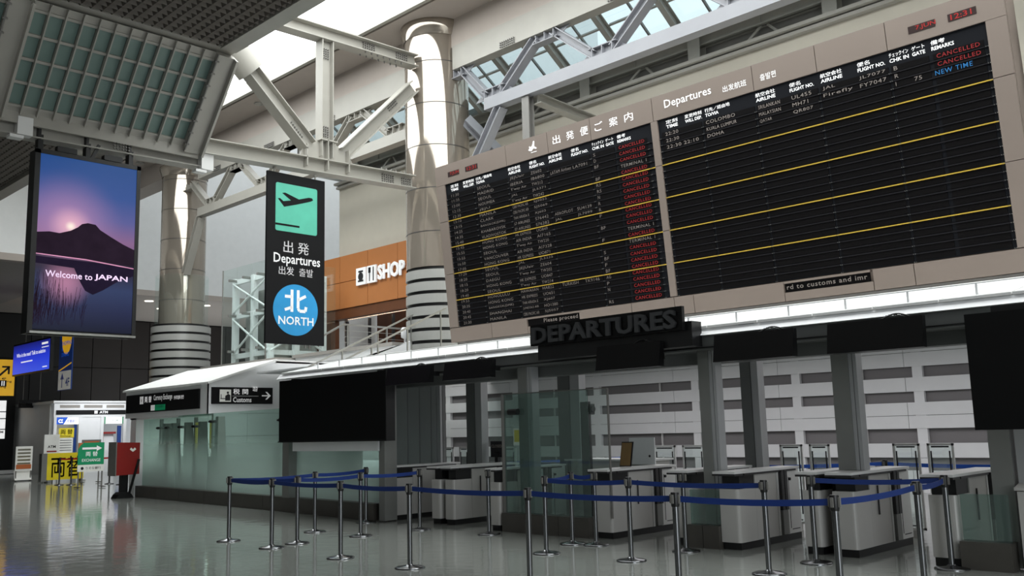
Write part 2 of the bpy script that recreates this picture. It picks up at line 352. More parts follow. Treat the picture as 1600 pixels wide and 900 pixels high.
g.box(-19.18, -18.82, 12.6, 13.1, 8.8, 8.83); g.build('stiffener', 'steel paint', t)
MB().tube((-19, 10.75, 10.1), (-19, 10.05, 10.76), .34, n=24).build('sleeve', 'steel paint', t)
g = MB()
bolts(g, (-18.98, 14.6, 8.12), Y * .07, Z * .06, 6, 4); bolts(g, (-18.98, 15.25, 8.12), Y * .07, Z * .06, 5, 4)
bolts(g, (-18.98, 14.0, 11.58), Y * .07, Z * .06, 6, 4); bolts(g, (-18.98, 15.1, 11.6), Y * .07, Z * .06, 6, 4)
bolts(g, (-18.98, 11.75, 9.0), V((0, .05, -.05)), V((0, .05, .05)), 7, 3)
bolts(g, (-18.98, 14.85, 10.1), V((0, .05, .05)), V((0, -.045, .045)), 6, 3)
bolts(g, (-18.98, 12.72, 8.95), Z * .06, Y * .06, 5, 4); bolts(g, (-18.98, 12.72, 11.0), Z * .06, Y * .06, 5, 4)
for k in range(7):
    for dx in (-.12, .12):
        g.tube((-19 + dx, 14.5 + k * .16, 8.40), (-19 + dx, 14.5 + k * .16, 8.45), .022, n=5); g.tube((-19 + dx, 14.0 + k * .2, 11.53), (-19 + dx, 14.0 + k * .2, 11.45), .022, n=5)
g.build('bolt', 'steel dark', t, kind='stuff')

def xtruss(x0, x1, nodes, label, m):
    t = thing('roof_truss', label, 'truss', ((x0 + x1) / 2, 16.6, 10))
    y = 16.6
    MB().box(x0, x1, y - .15, y + .15, 9.95, 10.27).build('lower_chord', m, t)
    MB().box(x0 - 1.2 if x0 > -18 else x0, x1 + (1.2 if x0 < -18 else 0), y - .16, y + .16, 11.42, 12.1).build('upper_chord', 'steel paint', t)
    for k, (xl, xu, dr) in enumerate(nodes):
        MB().ibeam((xl, y, 10.35), (xu, y, 11.4), V((1 if dr > 0 else -1, 0, .6)), .22, .26).build('diagonal', m, t)
    done = set()
    for xl, xu, dr in nodes:
        c_ = round((xl - dr * .28), 1)
        if c_ not in done:
            done.add(c_)
            g = MB().prism([(c_ - .75, 10.27), (c_ - .4, 10.5), (c_ + .4, 10.5), (c_ + .75, 10.27)], (0, y - .012, 0), X, Z, Y * .024).box(c_ - .42, c_ + .42, y - .13, y + .13, 10.49, 10.51)
            for s in (-.3, 0, .3): g.box(c_ + s - .01, c_ + s + .01, y - .13, y + .13, 10.27, 10.5)
            g.build('gusset', m, t)
        c_ = round((xu + dr * .28), 1)
        if ('u', c_) not in done:
            done.add(('u', c_))
            g = MB().prism([(c_ - .75, 11.42), (c_ - .4, 11.2), (c_ + .4, 11.2), (c_ + .75, 11.42)], (0, y - .012, 0), X, Z, Y * .024).box(c_ - .42, c_ + .42, y - .13, y + .13, 11.19, 11.21)
            for s in (-.3, 0, .3): g.box(c_ + s - .01, c_ + s + .01, y - .13, y + .13, 11.2, 11.42)
            g.build('gusset', m, t)
            h = MB(); bolts(h, (c_ - 1.5, y - .17, 11.46), X * .07, Z * .06, 8, 3, nrm=-Y); h.build('bolt', 'steel dark', t, kind='stuff')
    return t
def nodes(first, n):
    out = []
    for k in range(n):
        c_ = first + 3.7 * k; out += [(c_ - .28, c_ - 1.85 + .28, -1), (c_ + .28, c_ + 1.85 - .28, 1)]
    return out
N = nodes(-16.7, 6); N[0] = (-16.98, -17.95, -1)
t = xtruss(-17.0, 5.9, N, 'grey steel truss running right from the centre column above the flight board', 'steel paint cool')
MB().ibeam((-16.5, 16.6, 9.95), (-17.9, 16.6, 8.1), V((1, 0, -.7)), .24, .28).build('brace', 'steel paint cool', t)
MB().ibeam((-18.2, 16.9, 10.1), (-17.2, 18.9, 8.0), X, .24, .28).build('brace', 'steel paint cool', t)
MB().ibeam((-15.3, 16.7, 9.85), (-15.3, 19.0, 9.75), Z, .24, .26).build('tie_beam', 'steel paint', t)
MB().ibeam((-15.55, 16.6, 9.95), (-15.55, 16.6, 6.5), Y, .2, .24).build('hanger', 'steel dark', t)
N = nodes(-32.0, 4)[:-1]
t = xtruss(-32.9, -20.2, N, 'pale steel truss seen behind the hanging sign between the two columns', 'steel paint')
MB().ibeam((-32.9, 16.6, 9.95), (-34.0, 16.6, 7.9), V((-1, 0, -.6)), .24, .28).build('brace', 'steel paint', t)
MB().ibeam((-20.3, 16.6, 10.3), (-19.6, 16.6, 9.2), V((1, 0, .6)), .22, .26).build('brace', 'steel paint', t)

# ================================================================ MIRROR COLUMNS
def column(x, y, r, rb, label, top):
    t = thing('clad_column', label, 'column', (x, y, 0))
    MB().lathe((x, y, 0), [(r, 5.95), (r, top)], 64, False).build('cladding', 'mirror steel', t)
    MB().lathe((x, y, 0), [(r + .02, top - .42), (r + .12, top - .1), (r + .12, top), (r, top)], 64, False).build('capital', 'mirror steel', t)
    for z in (6.9, 8.1, 9.3, 10.5, 11.7): MB().lathe((x, y, z), [(r + .004, 0), (r + .004, .022)], 48, False).build('joint', 'machine dark', t)
    for a in range(4):
        th_ = -2.2 + a * .8 ; MB().bar((x + (r + .002) * math.cos(th_), y + (r + .002) * math.sin(th_), 6), (x + (r + .002) * math.cos(th_), y + (r + .002) * math.sin(th_), top - .4), .012, .012).build('seam', 'machine dark', t)
    MB().lathe((x, y, 0), [(rb - .05, 3.46 if x > -25 else 0), (rb - .05, 5.95)], 48).build('lower_core', 'black plastic', t)
    k = 0; z = 5.75
    r0 = None
    while z > (3.6 if x > -25 else 2.6):
        if r0 is None: r0 = MB().lathe((x, y, z), [(rb - .04, -.12), (rb, -.12), (rb, .12), (rb - .04, .12)], 64, False, False).build('steel_band', 'band steel', t); z0 = z
        else: inst(r0, t, (0, 0, z - z0))
        z -= .33
    return t
column(-19.15, 16.68, .9, .92, 'mirror-clad round column rising left of the flight board', 12.9)
column(-34.9, 16.9, .86, 1.12, 'farther mirror-clad column between the sunset screen and the hanging sign', 12.3)
MB().lathe((-34.9, 16.9, 0), [(1.0, 5.9), (1.0, 7.9)], 48, False).build('glass_collar', 'clear glass', bpy.data.objects['clad_column.001'])

# ================================================================ FLIGHT BOARD
th = math.atan(.35 / 3.22); BU = V((0, -math.sin(th), math.cos(th))); BN = V((0, -math.cos(th), -math.sin(th))); BO = V((0, 14, 3.9))
def bq(s, t_, n_=0): return BO + X * s + BU * t_ + BN * n_
def bbox(mb, s0, s1, t0, t1, n0, n1): return mb.obox(bq(s0, t0, n0), X * (s1 - s0), BU * (t1 - t0), BN * (n1 - n0))
fb = thing('departure_board', 'huge taupe-framed departures flip board with two black fields and yellow lines', 'flight board', (-9.7, 14.3, 3.5))
L0, L1, R0, R1, FX0, FX1 = -15.45, -9.71, -9.56, -3.9, -15.74, -3.62
bbox(MB(), FX0, FX1, -.34, 3.68, -.45, -.06).build('cabinet', 'board frame', fb)
seams = [-15.74, -13.45, -12.25, -11.12, -9.635, -7.56, -6.43, -5.29, -3.62]
for a, b in zip(seams, seams[1:]): bbox(MB(), a + .006, b - .006, 3.24, 3.68, -.05, 0).build('frame_panel', 'board frame', fb)
lows = [-15.74, -14.4, -13.33, -11.9, -10.6, -9.635, -9.22, -7.46, -5.96, -5.33, -3.62]
for a, b in zip(lows, lows[1:]): bbox(MB(), a + .006, b - .006, -.34, -.015 if (a, b) not in ((-13.33, -11.9), (-7.46, -5.96)) else -.2, -.05, 0).build('frame_panel', 'board frame', fb)
for a in (-13.33, -7.46):
    b = a + 1.46
    bbox(MB(), a, b, -.05, -.015, -.05, .0).build('frame_panel', 'board frame', fb)
    bbox(MB(), a + .01, b - .02, -.195, -.055, -.06, -.03).build('message_strip', 'flap', fb)
MB().text('Please proceed', bq(-12.88, -.15, -.025), X, BU, .11, width=.92, space=1.15).build('message_text', 'flap text', fb, kind='stuff')
MB().text('rd to customs and imr', bq(-7.42, -.15, -.025), X, BU, .11, width=1.36, space=1.15).build('message_text', 'flap text', fb, kind='stuff')
for a, b in ((FX0, L0), (L1, R0), (R1, FX1)):
    for t0, t1 in ((0, 1.2), (1.21, 2.4), (2.41, 3.235)): bbox(MB(), a + .004, b - .004, t0, t1, -.05, 0).build('frame_panel', 'board frame', fb)
bbox(MB(), FX0 + .1, FX1 - .1, -.46, -.35, -.4, -.1).build('shadow_gap', 'steel dark', fb)
cols = [(.06, .91), (.95, 1.96), (2.0, 3.1), (3.14, 4.24), (4.28, 4.84), (4.9, 5.6)]
cell = {}; rp = .12; railm = ym = None
for E0, E1 in ((L0, L1), (R0, R1)):
    bbox(MB(), E0, E1, 0, 3.235, -.055, -.03).build('field', 'board face', fb)
    for ci, (a, b) in enumerate(cols):
        for k in range(25):
            if ci not in cell: cell[ci] = (bbox(MB(), L0 + a, L0 + b, 0 + .02, rp - .01, -.03, -.022).build('flap_row', 'flap', fb))
            if (E0, k) != (L0, 0): inst(cell[ci], fb, X * (E0 - L0) + BU * (rp * k))
    for k in range(1, 25):
        if k % 5 == 0:
            bbox(MB(), E0, E1, rp * k - .008, rp * k + .008, -.03, -.005).build('yellow_line', 'yellow line', fb)
        else: bbox(MB(), E0, E1, rp * k - .006, rp * k + .012, -.03, -.012).build('row_rail', 'row rail', fb)
    g = MB()
    for k in range(25):
        for d in (.03, .93, 1.98, 3.12, 4.26, 5.64):
            for e in (-.015, .012): bbox(g, E0 + d + e, E0 + d + e + .009, rp * k - .004, rp * k + .008, -.012, .002)
    g.build('clip', 'satin steel', fb, kind='stuff')
    g = MB()
    for a, wd, jp, en in ((.17, .25, '定刻', 'TIME'), (.58, .35, '変更時刻', 'WILL DEP.'), (1.0, .5, '行先／経由地', 'TO/VIA'), (2.0, .36, '航空会社', 'AIRLINE'), (2.62, .42, '便名', 'FLIGHT NO.'),
                          (3.16, .36, '航空会社', 'AIRLINE'), (3.77, .43, '便名', 'FLIGHT NO.'), (4.31, .29, 'チェックイン', 'CHK IN'), (4.65, .19, 'ゲート', 'GATE'), (4.93, .32, '備考', 'REMARKS')):
        if E0 == R0 and a > 4: a -= .04
        g = MB(); g.text(en, bq(E0 + a, 3.045, -.025), X, BU, .08, width=wd if en not in ('TO/VIA',) else .27, height=.058, bold=.02)
        g.text(jp, bq(E0 + a, 3.125, -.025), X, BU, .08, width=wd if jp not in ('便名', '備考') else .2, height=.068, bold=.03)
        g.build('header_text', 'header text', fb)
def row(E0, k, items, mb):
    t_ = rp * (24 - k) + .035
    for a, wd, s in items:
        if s: mb.text(s, bq(E0 + a, t_, -.018), X, BU, .075, width=wd * min(1, len(s) / 9) if len(s) > 2 else (None if s == 'I' else .055 * len(s)), height=.062 if s.upper() == s else .07, bold=.0, space=1.1)
LD = [('11:30', 'SEOUL', 'JEJUair', 'ZE602', '', '', 'S', 'C'), ('11:35', 'MADRID', 'IBERIA', 'IB6800', 'LATAM Airlines', 'LA7091', 'D', 'C'), ('12:00', 'SEOUL', "T'way Air", 'TW212', '', '', 'BF', 'C'),
      ('12:15', 'NOUMEA', 'JAL', 'JL5371', '', '', '', 'T'), ('12:30', 'JEJU', "T'way Air", 'TW242', '', '', 'BF', 'C'),
      ('13:10', 'MANILA', 'CEBU PACIFIC AIR', '5J5055', '', '', 'RS', 'C'), ('13:15', 'CLARK', 'CEBU PACIFIC AIR', '5J5069', '', '', 'RS', 'C'), ('14:25', 'BANGKOK(DMK)', 'THAI AIRASIA X', 'XJ603', '', '', 'N', 'C'),
      ('14:35', 'KHABAROVSK', 'S7 AIRLINES', 'S76442', 'AEROFLOT', 'SU4139', 'R', 'C'), ('15:40', 'VLADIVOSTOK', 'S7 AIRLINES', 'S76282', 'JAL', 'JL7099', 'R', 'C'),
      ('15:45', 'HONG KONG', 'HK EXPRESS', 'UO849', '', '', 'F', 'C'), ('15:55', 'HONG KONG', 'AIR INDIA', 'AI7165', '', '', '', 'C'), ('15:55', 'SEOUL', "T'way Air", 'TW220', '', '', 'BF', 'C'),
      ('16:50', 'VANCOUVER', 'AIR INDIA', 'AI7328', '', '', '', 'T'), ('17:05', 'HONG KONG', 'HK EXPRESS', 'UO871', '', '', 'F', 'C'),
      ('17:20', 'SEOUL', 'JAL', 'JL5235', '', '', '', 'T'), ('18:20', 'SEOUL', 'JEJUair', 'ZE604', '', '', 'S', 'C'), ('18:15', 'DAEGU', "T'way Air", 'TW202', '', '', 'BF', 'C'),
      ('18:20', 'HONG KONG', 'HK EXPRESS', 'UO847', '', '', 'F', 'C'), ('19:40', 'SEOUL', "T'way Air", 'TW214', '', '', 'BF', 'C'),
      ('19:55', 'HONOLULU', 'HAWAIIAN', 'HA822', 'TURKISH', 'TK9146', 'AG', 'C'), ('20:35', 'HONG KONG', 'HK EXPRESS', 'UO651', '', '', 'P', 'C'), ('20:40', 'BANGKOK(DMK)', 'THAI AIRASIA X', 'XJ607', '', '', 'N', 'C'),
      ('20:45', 'SHANGHAI', 'JUNEYAO AIR', 'HO1380', '', '', '', 'C'), ('21:30', 'MANILA', 'CEBU PACIFIC AIR', '5J5057', '', '', 'RS', 'C')]
g = MB(); gr = MB(); gb = MB()
def cond(s): return .95 if len(s) > 7 else .5
for k, (tm, ds, al, fl, a2, f2, ck, rm) in enumerate(LD):
    row(L0, k, [(.17, .45, tm), (1.02, .75, ds), (2.03, .45 if len(al) > 8 else .55, al), (2.64, .55, fl), (3.18, .55, a2), (3.78, .55, f2), (4.32, .4, ck)], g)
    if rm != 'C': g.text('TERMINAL 1', bq(L0 + 4.95, rp * (24 - k) + .035, -.018), X, BU, .07, width=.6, height=.062, bold=.004, space=1.15)
    elif k == 0:
        c0_ = gr.text('CANCELLED', bq(L0 + 4.95, rp * 24 + .035, -.018), X, BU, .07, width=.6, height=.064, bold=.01, space=1.15).build('cancelled_text', 'flap red', fb); gr = MB()
    else: inst(c0_, fb, BU * (-rp * k))
g.build('flap_text', 'flap text dim', fb, kind='stuff')
g = MB()
for k, (tm, ds, al, fl, a2, f2, ck, gt, rm) in enumerate([('22:20', 'COLOMBO', 'SRILANKAN', 'UL455', 'JAL', 'JL7077', 'B', '', 'C'), ('22:30', 'KUALA LUMPUR', 'MALAYSIAN', 'MH71', 'Firefly', 'FY7047', 'R', '', 'C'), ('22:30 22:10', 'DOHA', 'QATAR', 'QR807', '', '', 'I', '75', 'N')]):
    row(R0, k, [(.14, .68 if len(tm) > 5 else .5, tm), (1.0, .6 if len(ds) > 8 else .75, ds), (2.03, .4, al), (2.64, .62, fl), (3.18, .62, a2), (3.78, .62, f2), (4.32, .4, ck), (4.6, .75, gt)], g)
    (MB() if rm == 'C' else gb).text('CANCELLED' if rm == 'C' else 'NEW TIME', bq(R0 + 4.9, rp * (24 - k) + .03, -.018), X, BU, .07, width=.62 if rm == 'C' else .52, height=.07, bold=.006, space=1.15)
    if rm == 'C': inst(c0_, fb, X * (R0 - L0) + BU * (-rp * k))
g.build('flap_text', 'flap text', fb, kind='stuff'); gb.build('new_time_text', 'flap blue', fb, label='blue NEW TIME lettering')
g = MB()
for a, b in ((-15.3, -14.93), (-14.72, -14.33), (-4.95, -4.56), (-4.38, -3.99)): 
    bbox(MB(), a, b, 3.38, 3.49, 0, .006).build('led_window', 'led back', fb)
for a, tx_ in ((-15.22, '7.JUN'), (-14.66, '12:31'), (-4.84, '7.JUN'), (-4.34, '12:31')): g.text(tx_, bq(a, 3.395, .009), X, BU, .1, width=.29, height=.08, bold=.01)
g.build('led_text', 'led red', fb, kind='stuff')
g = MB()
for i, ch in enumerate('出発便ご案内'): MB().text(ch, bq(-12.1 + i * .365, 3.38, .006), X, BU, .2, width=.2, height=.17, bold=.014).build('title_character', 'header text', fb)
for tx_, a_, w_ in (('Departures', -9.36, .99), ('出发航班', -8.14, .46), ('출발편', -7.42, .29)): MB().text(tx_, bq(a_, 3.37, .006), X, BU, .2, width=w_, bold=.006, height=.19 if a_ < -9 else .11).build('title_text', 'header text', fb)
PL = [(0, .2), (.16, .2), (.3, .12), (.12, .02), (.22, 0), (.5, .12), (.75, .23), (.86, .32), (.8, .37), (.66, .34), (.4, .3), (.08, .33)]
g.prism([(-.02, .02), (.04, .0), (.1, .05), (.18, .02), (.2, .04), (.13, .09), (.15, .2), (.12, .21), (.07, .11), (.02, .09), (.0, .12), (-.02, .11), (-.01, .07), (-.05, .04)], bq(-12.74, 3.385, .002), X * .95, BU * .95, BN * .004)
bbox(g, -12.72, -12.56, 3.35, 3.362, .002, .006)
g.build('aeroplane_mark', 'header text', fb)
# ================================================================ right edge: grey pier with spotlights
pr = thing('wall_pier', None, None, (-2.6, 14.2, 0), kind='structure')
MB().box(-3.45, -1.2, 14.0, 14.5, 3.4, 11).build('pier', 'steel dark', pr)
for k, (x, z) in enumerate(((-3.25, 7.15), (-3.0, 6.4))):
    t = thing('spotlight', ['small grey spotlight bracketed to the dark pier right of the board, upper', 'small grey spotlight low on the dark pier at the right picture edge'][k], 'spotlight', (x, 13.9, z))
    MB().box(x - .05, x + .05, 13.95, 14.0, z - .1, z + .1).build('bracket', 'steel dark', t)
    MB().tube((x, 13.95, z + .12), (x - .02, 13.75, z - .02), .07, .09, 12).build('housing', 'satin steel', t)

# ================================================================ ENTRANCE CANOPY (gate front)
ec = thing('entrance_canopy', 'long security gate front with dark grey header, steel posts and sunlit white roof', 'gate front', (-8, 10.8, 0))
MB().box(-14.15, -2.2, 11.06, 11.3, 2.42, 2.62).box(-13.85, -2.2, 10.66, 11.3, 2.58, 2.76).build('header', 'grey header', ec)
MB().box(-13.85, -2.2, 10.64, 10.66, 2.60, 2.615).build('header_line', 'black plastic', ec)
MB().prism([(10.56, 2.765), (11.05, 2.765), (11.05, 2.86), (10.66, 2.86)], (-17.4, 0, 0), Y, Z, X * 15.2).build('eave', 'white panel', ec)
x = -17.3; k = 0
r0 = None
while x < -2.3:
    if r0 is None: r0 = MB().obox((x, 10.62, 2.862), X * .735, V((0, 1.9, .405)), Z * .03).build('roof_panel', 'roof white', ec); xr = x
    else: inst(r0, ec, (x - xr, 0, 0))
    x += .75
MB().box(-17.3, -2.3, 12.5, 14.8, 3.25, 3.29).build('roof_top', 'roof white', ec)
g = MB().box(-16.4, -2.2, 10.72, 10.732, 3.035, 3.047); g.build('railing_bar', 'white panel', ec)
x = -16.1
while x < -2.3:
    MB().box(x - .011, x + .011, 10.72, 10.74, 2.86, 3.035).build('railing_post', 'white panel', ec); x += .745
for x0, x1, py, pz in ((-10.56, -10.27, 10.84, .02), (-7.14, -6.88, 10.86, .02), (-5.42, -5.1, 11.25, .99)):
    p = MB().box(x0, x1 - .1, py, py + .18, pz, 2.6).build('post', 'post metal', ec)
    MB().box(x1 - .1, x1 - .055, py + .02, py + .18, pz, 2.6).box(x1 - .045, x1, py + .02, py + .18, pz, 2.6).build('post_flange', 'panel grey', ec)
MB().box(-3.52, -3.3, 10.86, 11.06, .02, 2.6).build('post', 'post metal', ec)
for k in range(5): MB().box(-3.26 + k * .12, -3.15 + k * .12, 10.88, 11.06, .02, 2.45).build('cover_panel', 'panel grey', ec)
MB().box(-13.95, -13.78, 10.62, 10.9, .02, 2.7).build('post', 'post metal', ec)
for x0, x1 in ((-13.5, -13.1), (-11.1, -10.62), (-7.42, -7.14)):
    MB().box(x0, (x0 + x1) / 2 + .02, 12.4, 12.62, .02, 3.1).build('rear_post', 'grey header', ec)
    MB().box((x0 + x1) / 2 + .03, x1, 12.42, 12.6, .02, 2.9).build('rear_post', 'panel grey', ec)
for k, (x0, x1) in enumerate(((-15.72, -15.6), (-15.58, -15.2), (-15.17, -14.82), (-14.79, -14.46), (-14.43, -14.28), (-14.26, -14.16))):
    MB().box(x0, x1, 12.3, 12.4, .02, 2.75).build('wall_panel', 'panel grey', ec)
MB().box(-15.75, -14.15, 12.36, 12.44, .0, 3.1).build('wall_backing', 'grey header', ec)
def plinth_glass(x0, x1, y, zt, n, seam=None):
    for k in range(n):
        a = x0 + (x1 - x0) * k / n; b = x0 + (x1 - x0) * (k + 1) / n
        MB().box(a + .005, b - .005, y - .1, y + .12, .0, .29).build('plinth', 'plinth', ec)
    MB().box(x0 + .02, x1 - .02, y - .01, y + .01, .29, zt).build('glass_screen', 'low glass', ec)
plinth_glass(-7.3, -6.8, 10.72, .74, 2); plinth_glass(-3.84, -3.32, 10.74, .78, 1); plinth_glass(-10.8, -9.0, 10.74, 2.16, 3)
g = MB().box(-10.82, -10.8, 10.7, 10.78, .29, 2.16).box(-8.66, -8.64, 10.74, 10.77, .29, 2.16).box(-10.8, -8.65, 10.73, 10.76, 2.15, 2.165).build('glass_edge', 'steel dark', ec)
MB().box(-9.0, -8.65, 10.745, 10.76, .95, 2.15).build('glass_screen', 'clear glass', ec)
MB().tube((-10.62, 10.68, 1.87), (-10.42, 10.68, 1.87), .05, n=10).build('glass_clamp', 'black plastic', ec)
g = MB().box(-9.78, -9.62, 11.45, 11.52, 0, 2.0).build('glass_fin', 'machine dark', ec)
MB().tube((-9.62, 11.45, 1.88), (-9.5, 11.45, 1.88), .05, n=10).box(-9.56, -9.52, 11.4, 11.5, 1.8, 1.96).build('glass_clamp', 'black plastic', ec)

# white stair / hip at the left end of the roof
t = thing('stair_flight', 'white stair stringer and rails climbing left of the gate roof', 'stairs', (-17, 14, 2.8))
MB().prism([(12.2, 2.9), (12.6, 2.9), (15.8, 4.0), (15.8, 3.6)], (-19.4, 0, 0), Y, Z, X * .12).build('stringer', 'white panel', t)
MB().prism([(12.4, 2.86), (15.7, 3.6), (15.7, 3.0), (12.4, 2.8)], (-19.2, 0, 0), Y, Z, X * .9).build('stair_soffit', 'black plastic', t)
for x in (-19.2, -18.0):
    MB().bar((x, 12.3, 3.1), (x, 15.9, 4.75), .04, .04).build('handrail', 'satin steel', t)
    for k in range(4): MB().bar((x, 12.4 + k * 1.1, 2.85 + k * .3), (x, 12.4 + k * 1.1, 3.14 + k * .5), .03, .03, Y).build('baluster', 'satin steel', t)

# mezzanine, landing rail, glass lift, shop fascia
mz = thing('mezzanine', 'white upper-floor parapet and slab behind the kiosk roof below the lift', 'parapet', (-20, 16, 0))
MB().box(-25.1, -21.9, 15.9, 16.1, 0, 3.95).box(-21.9, -20.2, 15.9, 16.1, 3.45, 3.95).build('parapet_wall', 'white wall', mz)
MB().box(-25.2, -20.2, 15.85, 18.5, 3.95, 4.05).build('floor_slab', 'ceiling grey', mz)
MB().box(-30.0, -25.1, 15.3, 15.9, 0, 3.9).build('lower_wall', 'white wall', mz)
MB().box(-30.1, -25.25, 15.3, 18.5, 3.85, 3.97).build('coping', 'ceiling grey', mz)
t = thing('landing_railing', 'steel handrail on the upper landing left of the centre column', 'railing', (-22.7, 16, 4.05))
MB().bar((-22.7, 16.0, 4.78), (-22.7, 18.9, 4.78), .05, .05).bar((-22.7, 16.0, 4.78), (-22.7, 14.9, 4.2), .05, .05).build('handrail', 'satin steel', t)
for y in (16.15, 17.6, 18.8): MB().bar((-22.7, y, 4.05), (-22.7, y, 4.78), .045, .045, Y).build('baluster', 'satin steel', t)
for z in (4.25, 4.42, 4.6): MB().bar((-22.7, 16.0, z), (-22.7, 18.9, z), .012, .012).build('wire', 'satin steel', t)
t = tag(MB().lathe((-20.2, 16.3, 4.05), [(.03, 0), (.03, .1), (.11, .14), (.12, .36), (.08, .42)], 16).build('camera_housing', 'white panel'), 'small white camera housing on the roof edge beside the column foot', 'camera')
lf = thing('glass_lift', 'glass lift shaft with white steel frame and cross bracing behind the hanging sign', 'lift', (-27.6, 16.8, 4))
x0, x1, y0, y1, z0, z1 = -29.0, -26.2, 15.5, 18.15, 4.0, 7.2
for a in (x0 + .28, (x0 + x1) / 2 + .1, x1 - .28):
    MB().box(a - .09, a + .09, y0 + .25, y0 + .43, z0, z1 - .3).build('upright', 'white panel', lf)
for a in (y0 + 1.3, y1 - .3): MB().box(x1 - .4, x1 - .22, a - .09, a + .09, z0, z1 - .3).build('upright', 'white panel', lf)
for z in (z0 + .25, 5.6, z1 - .42):
    MB().box(x0 + .2, x1 - .2, y0 + .27, y0 + .4, z - .08, z + .08).build('crossbeam', 'white panel', lf)
    MB().box(x1 - .38, x1 - .25, y0 + .3, y1 - .2, z - .08, z + .08).build('crossbeam', 'white panel', lf)
for za, zb in ((z0 + .3, 5.5), (5.7, z1 - .5)):
    for a, b in ((za, zb), (zb, za)):
        MB().tube((x0 + .3, y0 + .22, a), (x1 - .3, y0 + .22, b), .035, n=8).build('brace_rod', 'white panel', lf)
        MB().tube((x1 - .2, y0 + .3, a), (x1 - .2, y1 - .3, b), .035, n=8).build('brace_rod', 'white panel', lf)
for k in range(3):
    for j in range(2):
        w_ = (x1 - x0) / 3
        MB().box(x0 + w_ * k + .01, x0 + w_ * (k + 1) - .01, y0, y0 + .02, z0 + j * 1.6 + .01, z0 + j * 1.6 + 1.59).build('pane', 'clear glass', lf)
    w_ = (y1 - y0) / 3
    for j in range(2): MB().box(x1 - .02, x1, y0 + w_ * k + .01, y0 + w_ * (k + 1) - .01, z0 + j * 1.6 + .01, z0 + j * 1.6 + 1.59).build('pane', 'clear glass', lf)
for a in (x0, x1): MB().box(a - .015, a + .015, y0 - .02, y0 + .01, z0, z1).build('glass_edge', 'steel dark', lf)
MB().box(x0 + .5, x1 - .5, y0 + .6, y1 - .4, z0 + .1, z0 + 2.4).build('lift_car', 'satin steel', lf)
for k in range(3):
    for z in (4.4, 5.6, 6.8): MB().box(x0 + .9 * (k + .5) - .03, x0 + .9 * (k + .5) + .03, y0 - .03, y0 + .25, z - .04, z + .04).build('spider_clamp', 'steel dark', lf)
sh = thing('shop', 'orange shop fascia with white SHOP lettering left of the centre column', 'shop front', (-24, 18.8, 4))
for k in range(6):
    a = -28.2 + k * 1.6
    for z0_, z1_ in ((5.85, 6.75), (6.77, 7.68)): MB().box(a + .008, a + 1.592, 18.6, 18.7, z0_, z1_).build('fascia_panel', 'orange', sh)
MB().box(-28.2, -18.6, 18.7, 19, 5.85, 7.7).build('fascia_backing', 'wood', sh)
MB().box(-27.2, -18.6, 18.65, 19.0, 5.5, 5.84).build('soffit', 'wood', sh)
MB().box(-26.6, -18.6, 18.9, 19.0, 5.5, 5.6).build('strip_light', 'strip lamp', sh)
MB().box(-27.0, -18.6, 20.5, 20.6, 4.0, 6).build('shop_interior', 'wood', sh)
MB().box(-28.2, -27.2, 18.65, 19.0, 4.0, 5.85).build('jamb', 'wood', sh)
for k in range(6): MB().box(-27.1 + k * 1.3, -27.04 + k * 1.3, 19.2, 19.3, 4.05, 5.5).build('shop_mullion', 'machine dark', sh)
t = thing('shop_sign', 'white raised SHOP letters with gift and cutlery pictograms on orange fascia', 'sign', (-24.5, 18.55, 6.7))
MB().box(-25.52, -24.98, 18.5, 18.56, 6.52, 7.1).box(-24.9, -24.42, 18.5, 18.56, 6.52, 7.1).build('pictogram_board', 'sign white', t)
g = MB().prism(disc(20, .14, -25.25, 6.8), (0, 18.495, 0), X, Z, Y * -.005).box(-25.4, -25.1, 18.49, 18.495, 6.62, 6.68).box(-25.38, -25.12, 18.49, 18.495, 6.94, 7.0)
g.box(-24.78, -24.74, 18.49, 18.496, 6.58, 7.04).box(-24.82, -24.7, 18.49, 18.496, 6.86, 7.04).box(-24.58, -24.53, 18.49, 18.496, 6.58, 7.04).build('pictogram', 'ink', t)
g = MB()
for k in range(5):
    g.text('SHOP', (-24.34, 18.5 + .012 * k, 6.56), X, Z, .75, width=1.4, height=.5, bold=.03)
g.build('lettering', 'sign white', t)

# ================================================================ DARK SCREENS ON THE HEADER
big = thing('display_screen', 'large switched-off black screen at the left end of the gate header', 'screen', (-15.15, 10.5, 1.47))
MB().box(-16.98, -13.42, 10.38, 10.55, 1.47, 2.70).build('panel', 'black screen', big); MB().box(-16.99, -13.41, 10.36, 10.56, 1.45, 1.475).box(-13.42, -13.39, 10.36, 10.56, 1.45, 2.72).build('bezel', 'black plastic', big)
MB().box(-16.8, -16.7, 10.55, 10.75, 2.2, 2.74).box(-13.9, -13.8, 10.55, 10.75, 2.2, 2.74).build('bracket', 'black plastic', big)
big = thing('display_screen', 'large switched-off black screen at the right picture edge', 'screen', (-2.6, 9.9, 1.47))
MB().box(-3.3, -1.3, 9.85, 10.02, 1.47, 2.62).build('panel', 'black screen', big); MB().box(-3.06, -1.3, 9.9, 10.1, 2.62, 2.68).build('bezel', 'black plastic', big)
MB().box(-3.0, -2.9, 10.02, 10.7, 2.5, 2.6).build('bracket', 'black plastic', big)
scr = [(-13.24, -12.06, 2.42, 2.71, 'first small black screen from the left on the gate header'), (-11.7, -10.56, 2.42, 2.71, 'second small black screen from the left on the gate header'),
       (-8.42, -7.33, 2.38, 2.72, 'small black screen hanging below the DEPARTURES sign'), (-6.49, -5.39, 2.37, 2.71, 'small black screen just right of the DEPARTURES sign'),
       (-4.96, -3.87, 2.36, 2.71, 'small black screen beside the large dark screen on the right')]
